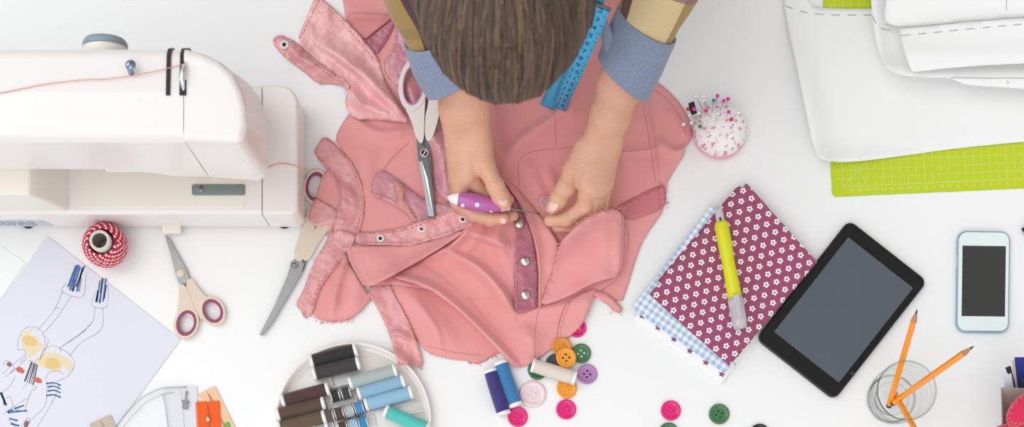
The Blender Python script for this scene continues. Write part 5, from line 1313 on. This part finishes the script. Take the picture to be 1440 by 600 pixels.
finger(F, U((657, 246, 50), (684, 274, 30), (704, 280, 31), (715, 280, 33)), mm(12, 9.4, 8.4, 7.2))                                    # index, behind the handle
finger(F, U((650, 252, 44), (645, 283, 31), (668, 300, 25), (690, 307, 25), (709, 307, 28)), mm(12, 10.6, 10, 9.4, 7.4))                # middle, under the handle
finger(F, U((646, 260, 36), (652, 292, 21), (680, 303, 16), (705, 307, 15), (722, 303, 17)), mm(11.5, 9.4, 8.8, 8.2, 6.8))              # ring
finger(F, U((643, 256, 28), (645, 284, 16), (664, 296, 12), (684, 298, 12)), mm(11, 8.6, 8, 6.6))                                       # little
V, Qd = F.mesh(); bodymb.add([tuple(v) for v in V], [list(map(int, q)) for q in Qd])
# --- her left hand (right in the photo), pinching the cloth
F = Field((P(745, 300, .0).x, P(0, 345, 0).y, .0), (P(935, 300, .12).x, P(0, 40, .17).y, .185), .00125)
F.chain(K((893, 60, 160), (872, 120, 124), (860, 160, 95)), mm(30, 27, 24.5), .01)
F.chain(U((866, 158, 88), (856, 202, 60)), mm(18, 15.5), .012); F.chain(U((852, 160, 90), (832, 206, 62)), mm(18.5, 14.5), .012)
F.chain(U((830, 208, 60), (824, 256, 54)), mm(14.5, 12.5), .008); F.chain(U((840, 206, 62), (831, 265, 52)), mm(15, 12.5), .012)
F.chain(U((850, 204, 60), (842, 266, 46)), mm(15, 12.5), .012); F.chain(U((857, 202, 56), (850, 258, 39)), mm(14, 12), .012)
F.chain(U((822, 208, 58), (806, 238, 54)), mm(14, 12.5), .007)
finger(F, U((806, 236, 54), (795, 264, 52), (785, 280, 48), (776, 292, 44)), mm(12.8, 11.4, 10.8, 8.2), .004)
finger(F, U((826, 256, 50), (822, 290, 43), (798, 308, 33), (773, 310, 27)), mm(12.2, 10.8, 10, 7.8))
finger(F, U((836, 264, 46), (832, 302, 33), (808, 318, 24), (784, 318, 18)), mm(12, 10, 9.2, 7.4))
finger(F, U((842, 265, 42), (836, 304, 27), (814, 313, 17), (796, 311, 12)), mm(12, 9.6, 8.8, 7))
finger(F, U((850, 258, 36), (846, 290, 24), (830, 302, 15), (815, 302, 11)), mm(11, 8.6, 8, 6.6))
V, Qd = F.mesh(); bodymb.add([tuple(v) for v in V], [list(map(int, q)) for q in Qd])
# --- head, trunk and legs
hc = Vector((-.005, .105, .500))
F = Field((-.36, -.02, -.757), (.36, .90, .62), .0048)
F.ell(hc, (.076, .100, .094), None, .01); F.ell((hc.x, .150, .440), (.056, .058, .056), None, .03); F.ell((hc.x, .060, .440), (.060, .04, .03), None, .03)
F.chain([(hc.x, .078, .408), (hc.x, .112, .392)], [.007, .012], .012)                                            # nose
F.chain([(hc.x - .02, .136, .396), (hc.x + .02, .136, .396)], [.006, .006], .008); F.ell((hc.x, .165, .396), (.02, .018, .014), None, .015)   # lips, chin
for s in (-1, 1):
    F.ell((hc.x + s * .03, .088, .405), (.015, .011, .010), None, .008, cut=True); F.ell((hc.x + s * .079, .115, .478), (.010, .022, .030), None, .008)
F.chain([(hc.x, .17, .475), (0, .30, .445)], [.056, .060], .03)
F.chain([(-.15, .36, .42), (.15, .36, .42)], [.062, .062], .03); F.chain([(0, .36, .40), (0, .50, .28), (0, .64, .13)], [.115, .115, .125], .05); F.chain([(-.07, .42, .35), (-.06, .64, .12)], [.09, .10], .05); F.chain([(.07, .42, .35), (.06, .64, .12)], [.09, .10], .05)
for s, el, ce in ((-1, (-.132, .272, .25), P(634, 60, .152)), (1, (.194, .257, .232), P(888, 70, .152))):
    F.chain([(s * .165, .36, .42), el, tuple(ce)], [.055, .042, .027], .02)
    F.chain([(s * .09, .65, .10), (s * .10, .60, -.30), (s * .10, .66, -.68)], [.088, .058, .040], .02); F.chain([(s * .10, .67, -.705), (s * .11, .53, -.725)], [.036, .026], .02)
V, Qd = F.mesh(); bodymb.add([tuple(v) for v in V], [list(map(int, q)) for q in Qd])
body = bodymb.build('body', M_skin, per, w=True)
sm_ = body.modifiers.new('smooth', 'CORRECTIVE_SMOOTH'); body.modifiers.remove(sm_)
sm_ = body.modifiers.new('smooth', 'SMOOTH'); sm_.factor = .5; sm_.iterations = 3
# nails
M_nail = plain('fingernail', rgb(238, 196, 184), .28, vary=.01)
def nail(tip, back, up, w, l, name='fingernail'):
    t_, k = P(tip[0], tip[1], (tip[2] + UPZ) / 1000), P(back[0], back[1], (back[2] + UPZ) / 1000); d = (t_ - k).normalized(); u = Vector(up); u = (u - d * u.dot(d)).normalized(); r_ = d.cross(u)
    M = Matrix((( r_.x, d.x, u.x, 0), (r_.y, d.y, u.y, 0), (r_.z, d.z, u.z, 0), (0, 0, 0, 1)))
    b = MB(); b.ball(t_, 1.0, 18, 10, sc=(w / 2, l / 2, .0020), M=M); b.build(name, M_nail, per, w=True)
nail((707, 281.5, 63.2), (697, 262, 71), (.1, -.1, 1), .0125, .0165)
nail((778.5, 289, 53.2), (786, 279, 58), (-.2, -.1, 1), .0125, .017)
nail((707, 310, 33.5), (690, 304, 30), (.1, -.6, 1), .009, .010)
nail((713, 277.5, 39.0), (704, 279, 37), (0, .5, 1), .0085, .010)
M_eye = plain('eye_white', rgb(236, 232, 228), .2); M_iris = plain('iris_brown', rgb(70, 46, 30), .2)
for s in (-1, 1):
    b = MB(); b.ball((hc.x + s * .03, .088, .416), .012, 16, 10, 0); b.ball((hc.x + s * .03, .089, .4055), .005, 12, 8, 1, (1, 1, .5)); b.build('eye', [M_eye, M_iris], per, w=True)
# hair: a cap of locks running from the whorl forward over the forehead
hm = []
for nm, c_ in (('hair_brown', (86, 65, 49)), ('hair_light_brown', (116, 89, 66)), ('hair_dark_brown', (60, 44, 35))): hm.append(plain(nm, rgb(*c_), .5, vary=.08, vscale=200))
random.seed(21)
hb = MB(); R3 = Vector((.081, .103, .094))
pole = Vector((-.10, .60, .79)).normalized(); ex = pole.cross(Vector((0, 0, 1))).normalized(); ey = pole.cross(ex)
def hsurf(dirn, off): return Vector((hc.x + dirn.x * (R3.x + off), hc.y + dirn.y * (R3.y + off), hc.z + dirn.z * (R3.z + off)))
cap_ = []
for i in range(4600):
    ph = random.uniform(0, 2 * PI); a0 = random.choice((.02, .25, .5, .8)) * random.uniform(.6, 1.4); fw = (ex * math.cos(ph) + ey * math.sin(ph))
    front = max(0, -fw.y); a1 = 1.45 + .95 * front + random.uniform(-.12, .12); swirl = random.uniform(.1, .35); off0 = random.uniform(.0055, .0090); pts = []; rad = []
    for k in range(11):
        u = k / 10; a = a0 + (a1 - a0) * u; pp = ph + swirl * (1 - u) * .8 + .05 * math.sin(3 * u + i)
        dr = pole * math.cos(a) + (ex * math.cos(pp) + ey * math.sin(pp)) * math.sin(a)
        pts.append(hsurf(dr, off0 + .004 * math.sin(PI * u) - (.003 if u > .95 else 0))); rad.append(.0015 * (.45 + .8 * math.sin(PI * min(1, u * .85 + .1))) * random.uniform(.85, 1.1))
    hb.tube(pts, rad, 5, random.choice((0, 0, 1, 2)), cap=True)
cap = MB(); rows = []
for j in range(15):
    a = .001 + j / 14 * 1.62
    for k in range(48):
        ph = 2 * PI * k / 48; fw = ex * math.cos(ph) + ey * math.sin(ph); a = a * (1 + .32 * max(0, -fw.y)); dr = pole * math.cos(a) + fw * math.sin(a); rows.append(tuple(hsurf(dr, .003)))
hb.add(rows, [(j * 48 + k, j * 48 + (k + 1) % 48, (j + 1) * 48 + (k + 1) % 48, (j + 1) * 48 + k) for j in range(14) for k in range(48)], 2)
hb.build('hair', hm, per, w=True)
# clothes
VL = sum((Vector(b_) - Vector(a_)).length for a_, b_ in zip([(.17, .37, .425), (.196, .30, .32), (.194, .257, .232)], [(.196, .30, .32), (.194, .257, .232), tuple(P(914, 22, .184))]))
def plaid(name, shift, two=0.0):
    t = NT(name); s = t.new('ShaderNodeSeparateXYZ'); t.link(t.coord('UV'), s.inputs[0])
    u = t.math('FRACT', t.math('ADD', t.math('MULTIPLY', s.outputs['X'], 2.0), shift)); v = s.outputs['Y']
    r = t.new('ShaderNodeValToRGB'); r.color_ramp.interpolation = 'CONSTANT'; el = r.color_ramp.elements
    el[0].position = 0; el[0].color = rgb(166, 132, 74); el[1].position = .29; el[1].color = rgb(222, 198, 152)
    for p_, c_ in ((.77, (98, 62, 60)), (.87, (70, 44, 54)), (.93, (166, 132, 74))): e = el.new(p_); e.color = rgb(*c_)
    t.link(u, r.inputs[0])
    vb = t.math('LESS_THAN', t.math('FRACT', t.math('DIVIDE', t.math('SUBTRACT', VL - two, v), .16)), .30)
    vb2 = t.math('LESS_THAN', t.math('FRACT', t.math('DIVIDE', t.math('SUBTRACT', VL - two - .09, v), .16)), .08)
    c1 = t.mix(t.math('MULTIPLY', vb, .75), r.outputs[0], rgb(120, 84, 96)); c1 = t.mix(t.math('MULTIPLY', vb2, .35), c1, rgb(110, 90, 60))
    n_ = t.noise(1100, 2); t.set(color=t.mix(t.math('MULTIPLY', n_, .25), c1, rgb(120, 100, 70)), rough=.85, sheen=.2, normal=t.bump(n_, .0003)); return t.m
def denim():
    t = NT('chambray'); n1 = t.noise(650, 2); n2 = t.noise(40, 3)
    t.set(color=t.mix(n1, t.mix(n2, rgb(82, 96, 128), rgb(112, 126, 154)), rgb(156, 166, 188)), rough=.85, sheen=.15, normal=t.bump(n1, .0003, .8, prev=t.bump(n2, .002, .5))); return t.m
M_denim = denim(); M_plaidR = plain('x', (1, 1, 1, 1)); bpy.data.materials.remove(M_plaidR)
def sleeve_tube(pts, rad, nseg=40, wr=.0, seed=1, ecc=1.0, cut=(0.0, 0.0)):
    q = catmull(pts, 10); n = len(q); rr_ = np.interp(np.linspace(0, 1, n), np.linspace(0, 1, len(rad)), rad); mb = MB(); mb.uv = []; L = 0
    rng = np.random.default_rng(seed); ph = rng.uniform(0, 6.28, 6)
    for i, p in enumerate(q):
        d = (q[min(i + 1, n - 1)] - q[max(i - 1, 0)]).normalized(); e1 = Vector((1, 0, 0)); e1 = (e1 - d * e1.dot(d)).normalized(); e2 = e1.cross(d)
        if e2.z < 0: e2 = -e2
        if i: L += (q[i] - q[i - 1]).length
        for k in range(nseg + 1):
            t = 2 * PI * k / nseg; w = 1 + wr * (math.sin(3 * t + 60 * L + ph[0]) * .4 + math.sin(2 * t - 95 * L + ph[1]) * .4 + math.sin(5 * t + 30 * L + ph[2]) * .25)
            mb.v.append(tuple(p + float(rr_[i]) * w * (e1 * math.cos(t) * ecc + e2 * math.sin(t)) + d * ((cut[0] + (cut[1] - cut[0]) * i / (n - 1)) * math.cos(t)))); mb.uv.append((k / nseg, L))
    W = nseg + 1
    up = True
    for i in range(n - 1):
        for k in range(nseg): mb.f.append([i * W + k, i * W + k + 1, (i + 1) * W + k + 1, (i + 1) * W + k]); mb.mi.append(0); mb.sm.append(True)
    return mb
cR = [tuple(P(911, 33, .178)), tuple(P(892, 75, .152)), tuple(P(876, 110, .132))]
cL = [tuple(P(617, 38, .172)), tuple(P(630, 70, .150)), tuple(P(643, 104, .128))]
for pts, cu, m, sd, rads, cs in (([(.17, .37, .425), (.196, .30, .32), (.194, .257, .232), tuple(P(914, 22, .184)), tuple(P(898, 62, .158))], cR, plaid('plaid_cotton', 0.0, .034), 4, [.075, .062, .052, .0395, .0352], (.006, .012)), ([(-.17, .37, .425), (-.145, .31, .33), (-.132, .272, .25), tuple(P(610, 20, .182)), tuple(P(624, 55, .158))], cL, plaid('plaid_cotton_khaki_side', .30, .06), 5, [.075, .062, .056, .046, .043], (-.006, -.012))):
    sleeve_tube(pts, rads, wr=.05, seed=sd).build('sleeve', m, per, w=True, solid=.001)
    d = (Vector(cu[2]) - Vector(cu[0])).length
    r0 = rads[-1] + .0040
    ck_ = sleeve_tube([cu[0], cu[1], cu[2]], [r0, r0 + .0015, r0 * .97], wr=.03, seed=sd + 2, cut=cs)
    cu_o = ck_.build('denim_cuff', M_denim, per, w=True); s = cu_o.modifiers.new('s', 'SOLIDIFY'); s.thickness = .0032; s.offset = 0
    bv = cu_o.modifiers.new('b', 'BEVEL'); bv.width = .0012; bv.segments = 2; bv.limit_method = 'ANGLE'
# flap of the right cuff standing open
b = MB(); pts = [P(846, 14, .190), P(856, 32, .190), P(863, 46, .186), P(862, 62, .180), P(857, 80, .172), P(847, 68, .170), P(847, 45, .178), P(842, 24, .186)]
b.add([tuple(p) for p in pts] + [tuple(sum(pts, Vector()) / 8 + Vector((-.002, 0, .004)))], [(k, (k + 1) % 8, 8) for k in range(8)]); b.build('cuff_flap', M_denim, per, w=True, solid=.0022, sub=2)
# trunk of the plaid shirt, trousers, shoes
F = Field((-.30, .22, -.02), (.30, .86, .56), .0075)
F.chain([(-.155, .365, .42), (.155, .365, .42)], [.074, .074], .03); F.chain([(0, .36, .40), (0, .50, .28), (0, .65, .12)], [.126, .130, .140], .05); F.chain([(-.07, .42, .35), (-.06, .65, .10)], [.10, .115], .05); F.chain([(.07, .42, .35), (.06, .65, .10)], [.10, .115], .05); F.chain([(0, .30, .447), (0, .36, .43)], [.068, .08], .03)
V, Qd = F.mesh(); b = MB(); b.add([tuple(v) for v in V], [list(map(int, q)) for q in Qd]); b.uv = [(float(v[0]) * 2 + .2, float(v[1] + v[2])) for v in V]; b.build('plaid_shirt', bpy.data.materials['plaid_cotton'], per, w=True)
F = Field((-.28, .44, -.72), (.28, .86, .22), .0085)
for s in (-1, 1): F.chain([(s * .075, .66, .08), (s * .10, .60, -.30), (s * .10, .66, -.69)], [.125, .078, .058], .03)
V, Qd = F.mesh(); b = MB(); b.add([tuple(v) for v in V], [list(map(int, q)) for q in Qd]); b.build('trousers', plain('dark_denim', rgb(52, 62, 88), .85), per, w=True)
for s in (-1, 1):
    b = MB(); b.ball((s * .105, .62, -.722), .05, 20, 12, sc=(.9, 2.6, .55)); b.v = [(x, y, max(z, -.749)) for x, y, z in b.v]; b.build('shoe', M_black, per, w=True)

# ================================================================ the tool in her right hand
a = P(629, 277.5, .0545); e = P(718, 293, .0495); d = (e - a); L = d.length
tool = thing('rotary_awl', 'purple sewing tool with white dots and white tips, held in the hand on the left', 'sewing tool', tuple(a)); tool.rotation_euler = d.to_track_quat('Z', 'X').to_euler()
M_purple = plain('purple_plastic', rgb(186, 98, 168), .35, vary=.02, coat=.3); M_dot = plain('white_dot', rgb(246, 240, 246), .35)
def hr(u): return .0004 + .0108 * math.sin(PI * min(1, max(0, u)) ** .82) ** .72
def seg(u0, u1, n=14): return [(hr(u0 + (u1 - u0) * k / n), L * (u0 + (u1 - u0) * k / n)) for k in range(n + 1)]
b = MB(); b.lathe([(0, L * .17)] + seg(.17, .86, 24) + [(0, L * .86)], 32); hd_ = b.build('handle', M_purple, tool)
b = MB(); b.lathe([(0, 0)] + seg(.0, .172) + [(0, L * .172)], 32); b.build('end_cap', M_dot, tool)
b = MB(); b.lathe([(0, L * .858)] + [(hr(.858) + (.0022 - hr(.858)) * (k / 8) ** 1.4, L * (.858 + .142 * k / 8)) for k in range(9)] + [(0, L)], 32); b.build('end_cap', M_dot, tool)
b = MB(); inv = tool.matrix_basis.inverted() if False else (Matrix.Translation(a) @ tool.rotation_euler.to_matrix().to_4x4()).inverted()
for px, py in ((654, 273.5), (671, 288), (690, 297.5), (651, 289), (668, 274)):
    # find the spot on the handle that shows at this photo position
    best = None
    for i in range(60):
        z = .040 + i * .0005; q = inv @ P(px, py, z); u = q.z / L
        if not 0 < u < 1: continue
        e_ = abs(math.hypot(q.x, q.y) - hr(u))
        if z > .0535 - .006 and (best is None or e_ < best[0] - 1e-5): best = (e_, q, u)
    if best is None or best[0] > .0012: continue
    q = best[1]; nrm = Vector((q.x, q.y, 0)).normalized(); c = Vector((0, 0, q.z)) + nrm * (hr(best[2]) - .0003)
    b.ball(c, 1, 16, 8, sc=(.0030, .0030, .0006), M=nrm.to_track_quat('Z', 'Y').to_matrix().to_4x4())
b.build('white_dots', M_dot, hd_)
tp = inv @ P(757, 300.5, .036); b = MB(); s0 = Vector((0, 0, L * .97)); dd = (tp - s0)
b.tube([s0, s0 + dd * .4, s0 + dd * .93, tp], [.0011, .0010, .0009, .0009], 8); b.build('needle', M_steel, tool)
b = MB(); b.ball(tp, .0014, 10, 6, sc=(1, 1, 1.6)); b.build('needle_tip', plain('needle_hook', rgb(96, 50, 44), .4, .4), tool)

# ================================================================ tape measure hanging from her neck
M_tape = plain('blue_tape', rgb(62, 176, 222), .45, vary=.04); M_ink = plain('tape_ink', rgb(22, 48, 74), .6)
tm = thing('tape_measure', 'blue tape measure with black numbers hanging beside the head', 'tape measure', tuple(P(780, 140)))
def strip(pts, w, name, digits, up=(0, 0, 1), d0=.02, dstep=.0185, size=.0125, m=None):
    q = catmull(pts, 14); n = len(q); mb = MB(); Ls = [0]; fr = []
    for i in range(n):
        d = (q[min(i + 1, n - 1)] - q[max(i - 1, 0)]).normalized(); u = Vector(up); u = (u - d * u.dot(d)).normalized(); x = d.cross(u); fr.append((q[i], x, d, u))
        if i: Ls.append(Ls[-1] + (q[i] - q[i - 1]).length)
    for p, x, d, u in fr: mb.v += [tuple(p - x * w / 2), tuple(p + x * w / 2)]
    for i in range(n - 1): mb.f.append([2 * i, 2 * i + 1, 2 * i + 3, 2 * i + 2]); mb.mi.append(0); mb.sm.append(True)
    o = mb.build(name, M_tape, tm, w=True); s = o.modifiers.new('s', 'SOLIDIFY'); s.thickness = .0006; s.offset = 0
    g = MB()
    def at(s_):
        s_ = min(max(s_, 0), Ls[-1] - 1e-6); i = max(0, np.searchsorted(Ls, s_) - 1); t = (s_ - Ls[i]) / (Ls[i + 1] - Ls[i]); a_, c_ = fr[i], fr[i + 1]
        return [a_[j].lerp(c_[j], t) for j in range(4)]
    for k, tx in enumerate(digits):
        p, x, d, u = at(d0 + k * dstep); vs, fs = text_mesh(tx, size)
        g.add([tuple(p - x * (-vx) * -1 * -1 - d * vy + u * .0006) if False else tuple(p + x * (-vx) * DX - d * vy + u * .0006) for vx, vy, _ in vs], fs, 0, False)
        pp, x, d, u = at(d0 + (k + .5) * dstep)
        for w0, w1 in ((-.5, -.25), (.25, .5)): g.add([tuple(pp + x * w * w0 - d * .0004 + u * .0005), tuple(pp + x * w * w1 - d * .0004 + u * .0005), tuple(pp + x * w * w1 + d * .0004 + u * .0005), tuple(pp + x * w * w0 + d * .0004 + u * .0005)], [(0, 1, 2, 3)], 0, False)
    for k in range(int((Ls[-1] - d0) / .00375)):
        pp, x, d, u = at(d0 - dstep * .5 + k * .00375)
        g.add([tuple(pp + x * w * .36 + u * .0005), tuple(pp + x * w * .48 + u * .0005), tuple(pp + x * w * .48 + d * .0004 + u * .0005), tuple(pp + x * w * .36 + d * .0004 + u * .0005)], [(0, 1, 2, 3)], 0, False)
    g.build('scale_print', M_ink, o)
    return q, fr
DX = 1
zt_ = zsh(790, 140)
q, fr = strip([P(786, 153, zt_ + .006), P(795, 130, .075), P(815, 86, .17), P(833, 45, .24), P(846, 12, .29)][::-1], .0195, 'tape_end', ['2', '3', '4', '5', '6', '7', '8', '9', '10', '11', '12', '13', '14', '15', '16'], up=(-.1, -.5, 1), d0=.004)
q2, fr2 = strip([P(769, 151, zt_ + .004), P(783, 120, .075), P(803, 76, .17), P(820, 38, .235), P(836, 6, .285), (.104, .21, .39), (.085, .30, .475), (.03, .36, .515), (-.05, .355, .512)][::-1], .0195, 'tape_length', [str(k) for k in range(103, 132)], up=(-.1, -.5, 1), d0=.02, size=.0085)
b = MB(); p, x, d, u = fr[0]; b.add([tuple(p - x * .0102 - d * .006), tuple(p + x * .0102 - d * .006), tuple(p + x * .0102 + d * .002), tuple(p - x * .0102 + d * .002)], [(0, 1, 2, 3)]); b.build('metal_end', M_dsteel, tm, w=True, solid=.0016)
